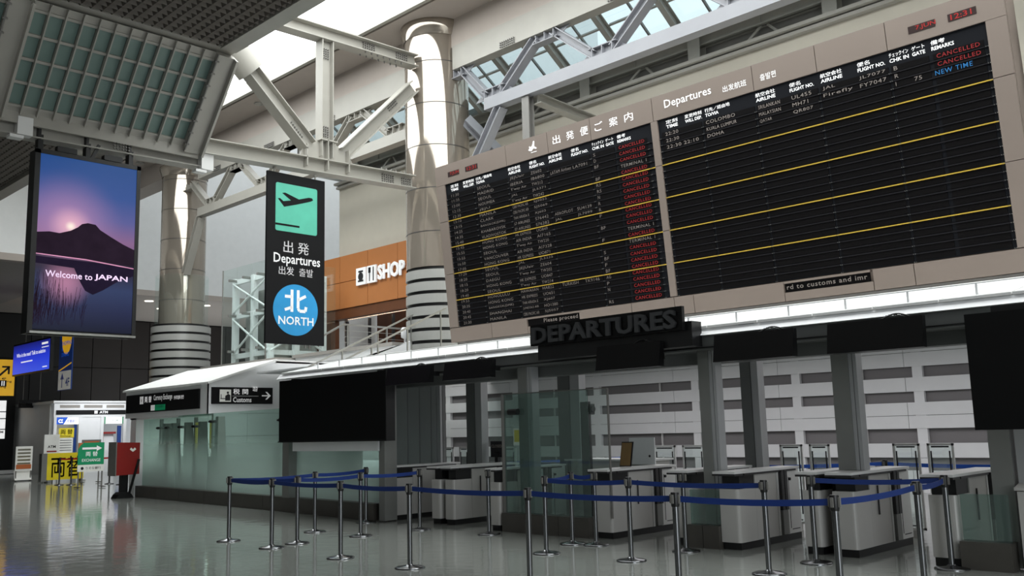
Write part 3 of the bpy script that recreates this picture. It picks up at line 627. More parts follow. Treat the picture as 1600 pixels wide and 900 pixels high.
for x0, x1, z0, z1, lb in scr:
    t = thing('display_screen', lb, 'screen', ((x0 + x1) / 2, 10.3, z0), group='small screens on the header')
    MB().prism([(10.22, z0), (10.34, z0), (10.36, z1), (10.28, z1)], (x0, 0, 0), Y, Z, X * (x1 - x0)).build('panel', 'black screen', t)
    MB().box(x0 + .2, x0 + .28, 10.33, 10.65, z0 + .12, z0 + .2).box(x1 - .28, x1 - .2, 10.33, 10.65, z0 + .12, z0 + .2).build('bracket', 'black plastic', t)
    g = MB(); pts = [V((x1 - .45 + .3 * i / 8, 10.32, z1 + .045 * math.sin(math.pi * i / 8))) for i in range(9)]
    for a, b in zip(pts, pts[1:]): g.tube(a, b, .008, n=6); g.tube(a + V((-.05, .02, .0)), b + V((-.05, .02, -.01)), .006, n=6)
    g.build('cable', 'black plastic', t)
dp = thing('departures_sign', 'black box sign with dark grey raised DEPARTURES letters on the header', 'sign', (-8.3, 10.3, 2.6))
MB().box(-9.72, -6.96, 10.28, 10.34, 2.83, 3.15).build('sign_panel', 'black screen', dp)
MB().box(-9.66, -6.88, 10.375, 10.6, 2.62, 2.95).build('sign_box', 'black plastic', dp)
g = MB()
for k in range(3): g.text('DEPARTURES', (-9.66, 10.235 + k * .02, 2.86), X, Z, .3, width=2.62, height=.25, bold=.03)
g.build('lettering', 'grey text', dp)

# ================================================================ GATE MACHINES
def machine(x0, x1, y0, label, gap=None, tall=True, back=1.6):
    """ticket gate cabinet; passage on its right side"""
    t = thing('gate_machine', label, 'ticket gate', ((x0 + x1) / 2, y0 + back / 2, 0), group='ticket gate cabinets under the header')
    MB().box(x0 + .01, x1 - .01, y0 + .02, y0 + back, 0, .09).build('kick_base', 'black plastic', t)
    r = .05
    arc = [(x1 - r + r * math.sin(a), y0 + r - r * math.cos(a)) for a in [i * math.pi / 8 for i in range(5)]]
    MB().prism([(x0, y0)] + arc + [(x1, y0 + .42), (x0, y0 + .42)], (0, 0, .09), X, Y, Z * .67).build('front_cabinet', 'machine', t)
    MB().box(x0 + .02, x1 - .015, y0 + .06, y0 + .42, .76, .93).build('card_reader', 'black plastic', t)
    MB().box(x0, x1 - .004, y0 + .43, y0 + .98, .09, .95).build('side_panel', 'machine', t)
    MB().box(x0, x1, y0 + .99, y0 + 1.04, .09, .95).box(x0, x1, y0 + 1.22, y0 + back, .09, .95).build('rear_cabinet', 'machine light', t)
    f = MB().box(x0 + .02, x1 + .04, y0 + 1.05, y0 + 1.12, .42, .95).box(x0 + .02, x1 + .04, y0 + 1.14, y0 + 1.21, .42, .95).build('flap_housing', 'machine dark', t)
    MB().box(x0 + .02, x1 + .03, y0 + 1.06, y0 + 1.2, .1, .42).build('flap_post', 'post metal', t)
    g = MB().box(x1, x1 + .003, y0 + 1.3, y0 + 1.31, .16, .85).box(x1, x1 + .003, y0 + 1.34, y0 + back - .05, .14, .15)
    g.tube((x1, y0 + 1.33, .82), (x1 + .02, y0 + 1.33, .82), .02, n=10).build('inlay_line', 'ink', t)
    MB().box(x1 - .002, x1 + .012, y0 + .62, y0 + .64, .45, .8).build('handle_groove', 'machine dark', t)
    MB().box(x0 - .04, x1 + .01, y0 - .08, y0 + 1.0, .955, .985).build('counter_top', 'machine light', t)
    MB().box(x0 - .04, x1 + .015, y0 - .09, y0 + .12, .93, .954).box(x1 - .01, x1 + .02, y0 + .14, y0 + back - .1, .93, .953).build('counter_edge', 'machine dark', t)
    MB().box(x0 - .02, x1 + .01, y0 + 1.0, y0 + back + .02, .955, .985).build('rear_top', 'machine light', t)
    return t
machine(-14.12, -13.86, 10.92, 'ticket gate cabinet at the left end under the first small screen')
machine(-12.82, -12.6, 10.92, 'left half of the ticket gate pair left of the glass enclosure'); machine(-12.46, -12.24, 10.92, 'right half of the ticket gate pair left of the glass enclosure')
machine(-11.06, -10.86, 10.66, 'narrow ticket gate cabinet against the left edge of the glass enclosure')
machine(-8.98, -8.66, 10.76, 'ticket gate cabinet with the orange notice, right of the glass enclosure')
machine(-7.6, -7.32, 10.8, 'ticket gate cabinet just left of the centre post and its stone plinth')
machine(-6.8, -6.52, 10.68, 'ticket gate cabinet just right of the centre post and its stone plinth')
machine(-5.72, -5.5, 10.85, 'left half of the ticket gate pair under the right post'); machine(-5.32, -5.04, 10.82, 'right half of the ticket gate pair under the right post')
machine(-4.16, -3.86, 10.74, 'ticket gate cabinet left of the right wall pier')
MB().box(-12.6, -12.46, 11.3, 11.9, .02, .93).build('gap_shade', 'black void', bpy.data.objects['gate_machine.002'])  # black block imitating the shade in the gap between the left pair
MB().box(-5.5, -5.32, 11.2, 12.0, .02, .93).build('gap_shade', 'black void', bpy.data.objects['gate_machine.008'])  # same for the right pair: gap shade put in as a black block
t = thing('info_terminal', 'grey metal terminal with sloped top at the right picture edge', 'terminal', (-2.9, 10.9, 0))
MB().box(-3.24, -2.5, 10.72, 11.4, .08, .82).build('cabinet', 'machine', t)
MB().prism([(10.7, .83), (11.42, .83), (11.42, 1.02), (10.7, .86)], (-3.26, 0, 0), Y, Z, X * .8).build('sloped_top', 'machine', t)
MB().box(-3.16, -3.1, 10.71, 10.722, .45, .66).box(-3.02, -2.7, 10.71, 10.722, .3, .6).build('slot', 'ink', t)
MB().box(-3.2, -2.55, 10.76, 11.35, 0, .08).build('kick_base', 'black plastic', t)

fl = [(-14.97, -14.67, 'first from the left'), (-14.49, -14.2, 'second from the left'), (-13.2, -12.86, 'third from the left, seen through glass'), (-9.57, -9.14, 'left of the centre post, left of its pair'), (-9.0, -8.57, 'left of the centre post, right of its pair'),
      (-7.23, -6.86, 'right of the centre post, left of its pair'), (-6.75, -6.43, 'right of the centre post, right of its pair'), (-5.5, -5.13, 'left of the rightmost pair'), (-5.03, -4.68, 'rightmost of them all')]
for x0, x1, s in fl:
    t = thing('glass_gate', 'white framed glass gate leaf, ' + s, 'gate leaf', ((x0 + x1) / 2, 13.1, 0), group='white framed glass gate leaves')
    z0, z1 = .1, 1.26
    MB().box(x0, x0 + .03, 13.09, 13.11, z0, z1).box(x1 - .03, x1, 13.09, 13.11, z0, z1).box(x0, x1, 13.09, 13.11, z1 - .03, z1).box(x0, x1, 13.09, 13.11, z0, z0 + .03).build('frame', 'machine light', t)
    MB().box(x0 + .03, x1 - .03, 13.097, 13.103, z0 + .03, z1 - .03).build('pane', 'clear glass', t)
    MB().box(x0 + .045, x0 + .062, 13.08, 13.09, z0 + .14, z1 - .1).box(x1 - .062, x1 - .045, 13.08, 13.09, z0 + .14, z1 - .1).box(x0 + .06, x1 - .06, 13.08, 13.09, z1 - .055, z1 - .035).box(x0 + .06, x1 - .06, 13.08, 13.09, z0 + .05, z0 + .065).build('inlay_line', 'ink', t)
    MB().box(x0 + .1, x1 - .1, 13.05, 13.15, 0, z0).build('foot', 'machine', t)

# ================================================================ INNER HALL behind the gates
bw = thing('wall_inner', None, None, (-14, 21, 0), kind='structure')
MB().box(-27, 4, 21.12, 21.2, 0, 3.19).build('grey_recess', 'band grey', bw)
for z0, z1 in ((0, .47), (.75, 1.06), (1.38, 1.66), (1.67, 1.95), (2.19, 2.5), (2.74, 3.05), (3.06, 3.185)):
    for k in range(10): MB().box(-27 + k * 3.1 + .006, -27 + (k + 1) * 3.1 - .006, 20.98, 21.05, z0, z1).build('white_band', 'white panel', bw)
for x in (-23.76, -20.6, -17.29, -13.94, -11.05, -8.13, -5.2): MB().box(x - .11, x + .11, 21.0, 21.1, .4, 3.18).build('upright', 'white panel', bw)
for x in (-22.1, -19, -15.1, -12.4, -9.4, -6.6): MB().box(x - .012, x + .012, 21.04, 21.1, .4, 3.18).build('mullion', 'machine light', bw)
MB().box(-21.7, 5, 12.6, 21.3, 3.19, 3.23).build('ceiling', 'white panel', kind='structure')
def stand(x, y, label, parent=None, h=.985, r=.18, small=False, bright=False):
    t = thing('queue_post', label, 'queue post', (x, y, 0), group='steel queue posts with blue belts' if not small else 'queue posts with red belts')
    MB().lathe((x, y, 0), [(r, 0), (r, .012), (r - .02, .02), (.06, .032), (.034, .05)], 28).build('base', 'chrome', t)
    MB().lathe((x, y, .05), [(.03, 0), (.03, h - .17)], 16).build('pole', 'chrome', t)
    MB().lathe((x, y, h - .13), [(.036, 0), (.04, .02), (.04, .12), (.036, .13)], 16).build('belt_head', 'black plastic', t)
    if not small:
        g = MB()
        for a in range(4): g.box(x - .012 + .042 * math.cos(a * math.pi / 2), x + .012 + .042 * math.cos(a * math.pi / 2), y - .012 + .042 * math.sin(a * math.pi / 2), y + .012 + .042 * math.sin(a * math.pi / 2), h - .1, h - .02)
        g.build('belt_clip', 'steel dark', t)
    return t
def belt(t, a, b, m='belt', sag=.02, h=.985, ht=.055):
    g = MB(); n = 6; a, b = V((a[0], a[1], 0)), V((b[0], b[1], 0)); d = (b - a).normalized(); a = a + d * .05; b = b - d * .05
    sd = Z.cross(d) * .0015
    for i in range(n):
        f0, f1 = i / n, (i + 1) / n
        z0 = h - .06 - sag * 4 * f0 * (1 - f0); z1 = h - .06 - sag * 4 * f1 * (1 - f1)
        p, q = a.lerp(b, f0), a.lerp(b, f1)
        A0, B0 = p + Z * (z0 - ht / 2), q + Z * (z1 - ht / 2); A1, B1 = p + Z * (z0 + ht / 2), q + Z * (z1 + ht / 2)
        g.add([A0 - sd, B0 - sd, B1 - sd, A1 - sd, A0 + sd, B0 + sd, B1 + sd, A1 + sd], [(0, 1, 2, 3), (7, 6, 5, 4), (3, 2, 6, 7), (4, 5, 1, 0)])
    g.build('belt', m, t, label='blue belt' if 'red' not in m else 'red belt')
QP = {  # key: (x, y, label)
 'a1': (-13.6, 7.45, 'leftmost steel queue post, where two blue belts meet'),
 'a2': (-12.2, 7.36, 'second queue post of the front row from the left'),
 'a3': (-10.4, 7.29, 'third queue post of the front row from the left'),
 'a4': (-8.93, 7.25, 'fourth queue post of the front row from the left'),
 'a5': (-6.95, 7.24, 'fifth queue post of the front row, base cut by the picture edge'),
 'a6': (-5.12, 7.29, 'queue post cut by the bottom edge, left of centre post plinth'),
 'a7': (-3.7, 7.55, 'queue post at bottom right where the front belt turns back'),
 'b1': (-12.35, 7.88, 'queue post close behind the second front post'),
 'c1': (-13.5, 8.95, 'queue post in front of the frosted glass below the big black screen'),
 'c2': (-12.3, 9.0, 'queue post behind the third front post, belts both sides'),
 'c3': (-14.05, 10.4, 'queue post against the left end gate cabinet'),
 'c4': (-12.2, 10.12, 'queue post before the left gate pair, belt ending on it'),
 'c5': (-10.7, 10.26, 'lone queue post before the gap left of the glass enclosure'),
 'd1': (-8.43, 9.1, 'queue post at the left corner of the middle belt run'),
 'd2': (-8.8, 10.04, 'queue post close to the glass enclosure, left one'),
 'd3': (-8.44, 10.12, 'queue post close to the glass enclosure, right one'),
 'd4': (-7.12, 9.18, 'queue post in the middle run beneath the orange notice'),
 'd5': (-7.06, 10.24, 'lone queue post before the centre post plinth'),
 'd6': (-5.3, 9.2, 'queue post at the right end of the middle belt run'),
 'e1': (-5.27, 10.2, 'queue post before the right gate pair'),
 'e2': (-3.92, 10.6, 'queue post in front of the gate cabinet near the right pier'),
 'e3': (-3.78, 9.48, 'queue post on the right belt run, base hidden below the frame'),
 'f1': (-6.16, 14.34, 'far queue post inside, behind the right gate pair'),
 'f2': (-13.63, 13.36, 'far queue post inside with a bright blue belt, left'),
}
qo = {k: stand(x, y, l) for k, (x, y, l) in QP.items()}
for a, b in (('a1', 'a2'), ('a2', 'a3'), ('a3', 'a4'), ('a4', 'a5'), ('a5', 'a6'), ('a6', 'a7'), ('a7', 'e3'), ('e3', 'e2'), ('e1', 'e2'), ('a1', 'c1'), ('c1', 'c3'), ('a1', 'b1'), ('b1', 'c2'), ('c2', 'c4'), ('d1', 'd4'), ('d4', 'd6'), ('d1', 'd2'), ('d2', 'd3')):
    belt(qo[a], QP[a], QP[b])
belt(qo['f1'], QP['f1'], (-7.7, 12.9), 'belt bright', .01); belt(qo['f1'], QP['f1'], (-4.3, 13.7), 'belt bright', .01); belt(qo['f2'], QP['f2'], (-12.6, 16.2), 'belt bright', .01)

# desk, notices and small things among the gates
t = thing('desk', 'grey counter desk behind the glass enclosure', 'desk', (-10.2, 12.6, 0))
MB().box(-10.9, -9.2, 12.4, 13.0, .02, 1.03).build('body', 'machine', t); MB().box(-10.95, -9.15, 12.35, 13.05, 1.03, 1.06).build('desk_top', 'machine light', t)
t = thing('white_board', 'blank white panel standing on the gate counter behind the orange notice', 'panel', (-9.15, 12.2, .99))
MB().box(-9.4, -8.9, 12.19, 12.21, .99, 1.41).build('panel', 'white panel', t); MB().box(-9.3, -9.0, 12.12, 12.28, .96, .99).build('foot', 'satin steel', t)
MB().prism(disc(12, .02, -9.0, 1.12), (0, 12.188, 0), X, Z, Y * -.003).build('knob', 'machine dark', t)
t = thing('notice_stand', 'framed orange and yellow notice leaning on the gate counter', 'notice', (-8.95, 11.55, .98))
MB().obox((-9.07, 11.5, .99), X * .22, V((0, .08, .37)), Y * .015).build('frame', 'ink', t); MB().obox((-9.055, 11.496, 1.005), X * .19, V((0, .074, .34)), Y * -.003).build('paper', 'notice brown', t)
g = MB()
for k in range(9): g.obox((-9.03, 11.4925 + .0074 * k + .012, 1.06 + k * .027), X * (.12 + .02 * (k % 3)), V((0, .002, .008)), Y * -.002)
g.build('print_lines', 'notice brown', t)
t = thing('closed_sign', 'small black CLOSED sign standing on the gate counter', 'sign', (-12.85, 12.6, 1))
MB().box(-13.03, -12.69, 12.58, 12.6, 1.08, 1.38).build('board', 'ink', t); MB().box(-12.9, -12.82, 12.56, 12.64, .98, 1.08).build('foot', 'ink', t)
MB().text('CLOSED', (-13.0, 12.577, 1.26), X, Z, .08, width=.28, height=.055).build('lettering', 'flap text', t)
MB().text('通行止', (-12.94, 12.577, 1.15), X, Z, .05, width=.16, height=.03).build('lettering', 'flap text', t)
for k, x0 in enumerate((-12.4, -12.05)):
    t = thing('yellow_notice', ['yellow and white notice taped on glass left of the first tall post', 'yellow and white notice taped on glass right of the first tall post'][k], 'notice', (x0 + .1, 12.6, 1.33))
    MB().box(x0 - .02, x0 + .2, 12.59, 12.6, 1.3, 1.61).build('paper', 'paper', t); MB().box(x0 + .01, x0 + .17, 12.585, 12.59, 1.36, 1.58).build('yellow_print', 'yellow sign', t)
t = thing('glass_door', 'wide clear glass pane standing inside between the tall posts', 'glass pane', (-12, 12.65, 0))
MB().box(-13.1, -11.1, 12.62, 12.64, .02, 2.2).build('pane', 'clear glass', t); MB().box(-13.1, -11.1, 12.6, 12.66, .95, .99).build('rail', 'satin steel', t)

# ================================================================ FROSTED GLASS SCREEN AND KIOSK
def gl(x): return 11.66 + (x + 26.0) * (10.8 - 11.66) / (-13.95 + 26.0)
lg = thing('glass_band_strip', 'pale strip standing in for bright clear glass under the large black screen on the left', 'rail', (-15.3, 10.6, 1.26))
MB().box(-16.75, -13.9, 10.56, 10.6, 1.27, 1.45).build('strip_panel', 'white panel', lg)  # white panel imitating the brightness of a clear glass band
for x in (-16.6, -15.3, -14.0): MB().box(x, x + .06, 10.6, 10.7, 1.3, 1.42).build('bracket', 'post metal', lg)
gs = thing('glass_screen_wall', 'long frosted glass screen on a dark stone base in front of the kiosk', 'glass wall', (-20, 11.2, 0))
xs = [-26.25, -23.9, -21.9, -17.6, -17.4, -14.2]
for a, b in zip(xs, xs[1:]):
    if b - a < .5: continue
    MB().obox((a + .01, gl(a + .01), .31), (b - a - .02, gl(b - .01) - gl(a + .01), 0), Z * (1.87 if b < -17 else 1.55 if b > -17 else 1.9), (0, .015, 0)).build('pane', 'frosted glass', gs)
x = -26.32
while x < -14.2:
    b = min(x + 1.55, -14.16)
    MB().obox((x, gl(x) - .16, .005), (b - x - .008, gl(b) - gl(x), 0), Z * .30, (0, .36, 0)).build('stone_base', 'plinth', gs); x = b
MB().box(-17.6, -17.35, 10.85, 11.15, .3, 2.2).build('end_post', 'post metal', gs)
for x, zt in ((-25.2, 2.0), (-24.6, 2.0), (-23.7, 2.0), (-22.8, 2.0), (-21.75, 2.1), (-18.15, 2.05)):
    y = gl(x) + .12
    MB().prism([(y, .32), (y + .3, .32), (y + .2, zt), (y + .02, zt)], (x, 0, 0), Y, Z, X * .14).build('glass_fin', 'machine dark' if x != -21.75 else 'satin steel', gs)
    MB().tube((x - .1, y - .1, zt - .12), (x + .2, y - .1, zt - .12), .025, n=8).tube((x + .05, y - .16, zt - .12), (x + .05, y + .05, zt - .12), .035, n=8).build('patch_fitting', 'black plastic', gs)
kk = thing('exchange_kiosk', 'white currency exchange kiosk with sloping sunlit roof', 'kiosk', (-24, 13.5, 0))
MB().box(-26.75, -21.87, 11.36, 11.5, 2.18, 2.92).build('fascia', 'white panel', kk)
MB().box(-26.75, -21.87, 11.5, 12.2, 2.14, 2.2).build('soffit', 'white panel', kk)
GZ = [(11.36, 2.18), (15.25, 2.18), (15.25, 3.54), (13.25, 3.55), (11.36, 2.93)]
MB().prism(GZ, (-21.95, 0, 0), Y, Z, X * .09).build('gable', 'white panel', kk)
for j, (z0, z1) in enumerate(((.3, 1.0), (1.01, 1.6), (1.61, 2.17))):
    for k in range(4): MB().box(-21.95, -21.86, 11.5 + k * .935 + .005, 11.5 + (k + 1) * .935 - .005, z0, z1).build('wall_panel', 'white panel', kk)
MB().box(-21.955, -21.9, 11.5, 15.25, 0, 2.2).build('wall_backing', 'ceiling grey', kk)
MB().obox((-26.85, 11.3, 2.92), X * 5.05, V((0, 1.95, .63)), Z * .05).build('roof', 'roof white', kk)
MB().box(-26.8, -21.86, 13.25, 15.25, 3.5, 3.58).build('roof_top', 'roof white', kk)
MB().box(-26.7, -26.6, 11.5, 15.2, 0, 2.9).build('side_wall', 'white panel', kk)
MB().box(-26.6, -26.35, 11.5, 11.7, 0, 2.18).build('corner_column', 'white panel', kk)
MB().box(-26.2, -22, 12.1, 12.25, 0, 1.1).build('counter', 'white panel', kk)
MB().box(-26.6, -21.9, 15.0, 15.1, 0, 2.9).build('rear_wall', 'pale wall', kk)
MB().box(-26.6, -21.9, 12.2, 15.1, 2.16, 2.2).build('inner_ceiling', 'white panel', kk)
for k in range(5): MB().box(-26.2 + k * 1.04, -26.12 + k * 1.04, 12.12, 12.2, 1.1, 2.16).build('window_post', 'grey header', kk)
for x in (-24.0, -23.2): MB().box(x, x + .12, 12.1, 12.12, 1.3, 2.0).build('yellow_strip', 'yellow sign', kk)
MB().box(-21.86, -21.84, 14.6, 14.85, 1.1, 1.5).build('switch_box', 'machine light', kk)
t = thing('exchange_sign', 'long black Currency Exchange sign on the kiosk front fascia', 'sign', (-24.5, 11.34, 2.55))
MB().box(-26.62, -22.3, 11.31, 11.355, 2.32, 2.82).build('board', 'sign black', t)
g = MB().box(-25.7, -25.5, 11.3, 11.31, 2.55, 2.76).text('両 替', (-25.4, 11.305, 2.58), X, Z, .2, width=.42, height=.17, bold=.03).text('Currency Exchange', (-24.85, 11.305, 2.58), X, Z, .2, width=1.1, height=.19, bold=.02).text('外币兑换 환전', (-23.65, 11.305, 2.6), X, Z, .1, width=.55, height=.1, bold=.02)
g.box(-25.0, -24.78, 11.3, 11.31, 2.35, 2.5); g.build('lettering', 'sign white', t)
MB().box(-24.76, -24.15, 11.302, 11.31, 2.35, 2.5).build('green_plate', 'green sign', t)
MB().text('りそな銀行', (-24.7, 11.298, 2.42), X, Z, .1, width=.45, height=.06).text('¥', (-25.63, 11.298, 2.6), X, Z, .1, width=.08, height=.1).build('lettering', 'flap text', t)
t = thing('customs_sign', 'black Customs sign with white arrow on the white gable', 'sign', (-21.83, 12.25, 2.6))
MB().box(-21.857, -21.82, 11.42, 13.14, 2.42, 2.84).build('board', 'sign black', t)
xx = -21.815
g = MB().text('税 関', (xx, 12.0, 2.66), Y, Z, .2, width=.42, height=.14, bold=.03).text('海关\n세관', (xx, 12.55, 2.74), Y, Z, .08, width=.15, height=.13).text('Customs', (xx, 12.0, 2.46), Y, Z, .2, width=.52, height=.13, bold=.015)
g.box(xx, xx + .002, 11.98, 12.72, 2.615, 2.62)
g.prism([(12.82, 2.615), (12.82, 2.645), (13.0, 2.645), (12.92, 2.73), (12.97, 2.73), (13.08, 2.63), (12.97, 2.53), (12.92, 2.53), (13.0, 2.615)], (xx, 0, 0), Y, Z, X * .003).build('lettering', 'sign white', t)
MB().box(-21.82, -21.812, 11.63, 11.94, 2.47, 2.78).build('pictogram_board', 'paper', t)
g = MB().prism(disc(14, .03, 11.85, 2.7), (-21.812, 0, 0), Y, Z, X * .003).prism([(11.78, 2.5), (11.92, 2.5), (11.92, 2.64), (11.86, 2.67), (11.78, 2.62)], (-21.812, 0, 0), Y, Z, X * .003).box(-21.812, -21.809, 11.65, 11.8, 2.54, 2.56).box(-21.812, -21.809, 11.66, 11.675, 2.54, 2.66).build('pictogram', 'ink', t)

# ================================================================ HANGING BANNER SIGN
ns = thing('hanging_sign', 'tall black hanging sign with mint takeoff square and blue NORTH disc', 'sign', (-19, 12.02, 3.7))
MB().box(-19.04, -18.98, 11.22, 12.82, 3.70, 7.79).build('board', 'sign black', ns)
for y in (11.42, 12.55): MB().tube((-19.0, y, 7.79), (-19.0, y, 7.92), .02, n=8).lathe((-19.0, y, 7.86), [(.045, 0), (.05, .03), (.03, .06)], 12).build('hanger_hook', 'steel paint', ns)
for y in (12.3, 12.42): MB().tube((-19.0, y, 3.7), (-19.0, y, 3.62), .02, n=8).build('bottom_stud', 'steel dark', ns)
sx_ = -18.978
def nq(u, v): return (11.22 + 1.6 * u, 3.7 + 4.09 * v)
def rrect(a0, a1, b0, b1, r, n=6):
    pts = []
    for cx, cy, s in ((a1 - r, b0 + r, -.5), (a1 - r, b1 - r, 0), (a0 + r, b1 - r, .5), (a0 + r, b0 + r, 1)):
        for i in range(n + 1):
            t_ = math.pi * (s + .5 * i / n); pts.append((cx + r * math.cos(t_), cy + r * math.sin(t_)))
    return pts
a, b = nq(.14, .655), nq(.86, .94)
MB().prism(rrect(a[0], b[0], a[1], b[1], .05), (sx_, 0, 0), Y, Z, X * .004).build('mint_square', 'sign mint', ns)
def mq(u, v): return (a[0] + (b[0] - a[0]) * u, a[1] + (b[1] - a[1]) * v)
plane = [(.05, .60), (.10, .585), (.22, .665), (.38, .70), (.30, .84), (.17, .80), (.10, .80), (.06, .765), (.0, 0)][:8]
plane = [(.04, .70), (.09, .72), (.17, .655), (.30, .69), (.13, .80), (.20, .825), (.50, .74), (.80, .815), (.88, .81), (.90, .765), (.84, .735), (.52, .65), (.22, .50), (.15, .52), (.30, .62), (.14, .575)]
plane = [(.05, .665), (.10, .675), (.18, .625), (.36, .665), (.15, .79), (.22, .81), (.55, .715), (.79, .79), (.87, .79), (.90, .75), (.84, .715), (.5, .60), (.2, .51)]
g = MB().prism([mq(u, v) for u, v in plane], (sx_ + .004, 0, 0), Y, Z, X * .004)
p0, p1 = mq(.0, .115), mq(.57, .155); g.box(sx_ + .004, sx_ + .008, p0[0], p1[0], p0[1], p1[1]).build('aeroplane_mark', 'sign black', ns)
c0 = nq(.5, .2)
MB().prism(disc(64, .61, c0[0], c0[1]), (sx_, 0, 0), Y, Z, X * .004).build('blue_disc', 'sign blue', ns)
g = MB(); q = nq(.5, .53); g.text('出 発', (sx_ + .003, q[0], q[1]), Y, Z, .3, width=.7, height=.29, bold=.03, align='c')
q = nq(.5, .462); g.text('Departures', (sx_ + .003, q[0] - .61, q[1] - .045), Y, Z, .3, width=1.28, bold=.012, height=.3)
q = nq(.5, .40); g.text('出发  출발', (sx_ + .003, q[0], q[1]), Y, Z, .2, width=.94, height=.2, align='c', bold=.012)
q = nq(.5, .112); g.text('NORTH', (sx_ + .007, q[0] + .01, q[1]), Y, Z, .3, width=.96, height=.2, align='c', bold=.016)
def stroke(pts, w_=.075):
    for p, q_ in zip(pts, pts[1:]): g.bar((sx_ + .006, p[0], p[1]), (sx_ + .006, q_[0], q_[1]), w_, .004, X)
cy, cz = c0[0], c0[1] + .19
stroke([(cy - .11, cz + .29), (cy - .11, cz - .24)]); stroke([(cy - .3, cz + .12), (cy - .11, cz + .12)], .07); stroke([(cy - .3, cz - .2), (cy - .11, cz - .13)], .07)
stroke([(cy + .06, cz + .29), (cy + .06, cz - .15), (cy + .1, cz - .21), (cy + .26, cz - .21), (cy + .28, cz - .1)]); stroke([(cy + .06, cz + .05), (cy + .27, cz + .16)], .07)
g.build('lettering', 'sign white', ns)

# ================================================================ SUNSET SCREEN
js = thing('video_wall', 'tall hanging video screen showing a mountain at sunset and Welcome to JAPAN', 'screen', (-19, 7.18, 3.74))
MB().box(-19.35, -19.02, 6.12, 8.2, 3.66, 7.30).build('cabinet', 'black plastic', js)
MB().box(-19.02, -18.97, 6.10, 6.20, 3.66, 7.30).box(-19.02, -18.97, 8.12, 8.2, 3.68, 7.30).box(-19.02, -18.97, 6.1, 8.2, 7.22, 7.31).build('bezel', 'black plastic', js)
MB().box(-19.2, -18.95, 6.15, 8.2, 3.66, 3.70).build('bottom_rail', 'satin steel', js)
m = bpy.data.materials.new('sunset picture'); m.use_nodes = True; nt = m.node_tree; nt.nodes.clear()
out = nt.nodes.new('ShaderNodeOutputMaterial'); em = nt.nodes.new('ShaderNodeEmission'); gls = nt.nodes.new('ShaderNodeBsdfGlossy'); gls.inputs['Roughness'].default_value = .3; gls.inputs[0].default_value = (.02, .02, .02, 1)
ad = nt.nodes.new('ShaderNodeAddShader'); nt.links.new(em.outputs[0], ad.inputs[0]); nt.links.new(gls.outputs[0], ad.inputs[1]); nt.links.new(ad.outputs[0], out.inputs[0])
tc = nt.nodes.new('ShaderNodeTexCoord'); sp = nt.nodes.new('ShaderNodeSeparateXYZ'); nt.links.new(tc.outputs['Generated'], sp.inputs[0])
r = nt.nodes.new('ShaderNodeValToRGB'); nt.links.new(sp.outputs['Z'], r.inputs[0]); cr = r.color_ramp
st = [(0, (20, 24, 44)), (.12, (36, 42, 74)), (.25, (48, 60, 96)), (.36, (40, 34, 54)), (.42, (30, 26, 44)), (.425, (110, 84, 120)), (.54, (134, 98, 138)), (.66, (88, 90, 148)), (.8, (48, 78, 142)), (1, (28, 70, 132))]
cr.elements[0].position = 0; cr.elements[0].color = lin(st[0][1]); cr.elements[1].position = 1; cr.elements[1].color = lin(st[-1][1])
for p, c_ in st[1:-1]:
    e = cr.elements.new(p); e.color = lin(c_)
def glow(cy_, cz_, rad, col, strength, prev):
    mp = nt.nodes.new('ShaderNodeVectorMath'); mp.operation = 'DISTANCE'; mm = nt.nodes.new('ShaderNodeCombineXYZ')
    s1 = nt.nodes.new('ShaderNodeMath'); s1.operation = 'MULTIPLY'; s1.inputs[1].default_value = 1.9; nt.links.new(sp.outputs['Z'], s1.inputs[0])
    nt.links.new(sp.outputs['Y'], mm.inputs[1]); nt.links.new(s1.outputs[0], mm.inputs[2])
    nt.links.new(mm.outputs[0], mp.inputs[0]); mp.inputs[1].default_value = (0, cy_, cz_ * 1.9)
    mr = nt.nodes.new('ShaderNodeMapRange'); mr.interpolation_type = 'SMOOTHSTEP'; mr.inputs['From Min'].default_value = 0; mr.inputs['From Max'].default_value = rad
    mr.inputs['To Min'].default_value = strength; mr.inputs['To Max'].default_value = 0; nt.links.new(mp.outputs['Value'], mr.inputs['Value'])
    mx = nt.nodes.new('ShaderNodeMixRGB'); nt.links.new(mr.outputs[0], mx.inputs[0]); nt.links.new(prev, mx.inputs[1]); mx.inputs[2].default_value = lin(col); return mx.outputs[0]
o_ = glow(.3, .62, .62, (176, 132, 176), .75, r.outputs[0]); o_ = glow(.33, .60, .26, (232, 176, 196), .9, o_); o_ = glow(.33, .60, .07, (255, 240, 225), 1, o_)
o_ = glow(.3, .27, .3, (190, 130, 160), .8, o_)
nt.links.new(o_, em.inputs[0]); MATS['sunset'] = m
MB().box(-19.02, -18.985, 6.2, 8.12, 3.74, 7.22).build('picture_screen', 'sunset', js)
def jq(u, v): return (6.2 + 1.92 * u, 3.74 + 3.48 * v)
for nm, cc, e_ in (('mountain dark', (34, 25, 36), .8), ('water dark', (28, 22, 38), .9), ('reed dark', (34, 24, 34), .8), ('shore light', (190, 130, 160), .8), ('caption', (226, 200, 230), .8)): mat(nm, cc, .6, em=e_, spec=0, var=.15)
sx2 = -18.983
ridge = [(0, .545), (.12, .556), (.22, .553), (.33, .575), (.40, .60), (.44, .622), (.5, .632), (.58, .628), (.63, .60), (.75, .565), (.88, .53), (1, .505)]
MB().prism([jq(0, .425)] + [jq(u, v) for u, v in ridge] + [jq(1, .405)], (sx2, 0, 0), Y, Z, X * .002).build('mountain', 'mountain dark', js)
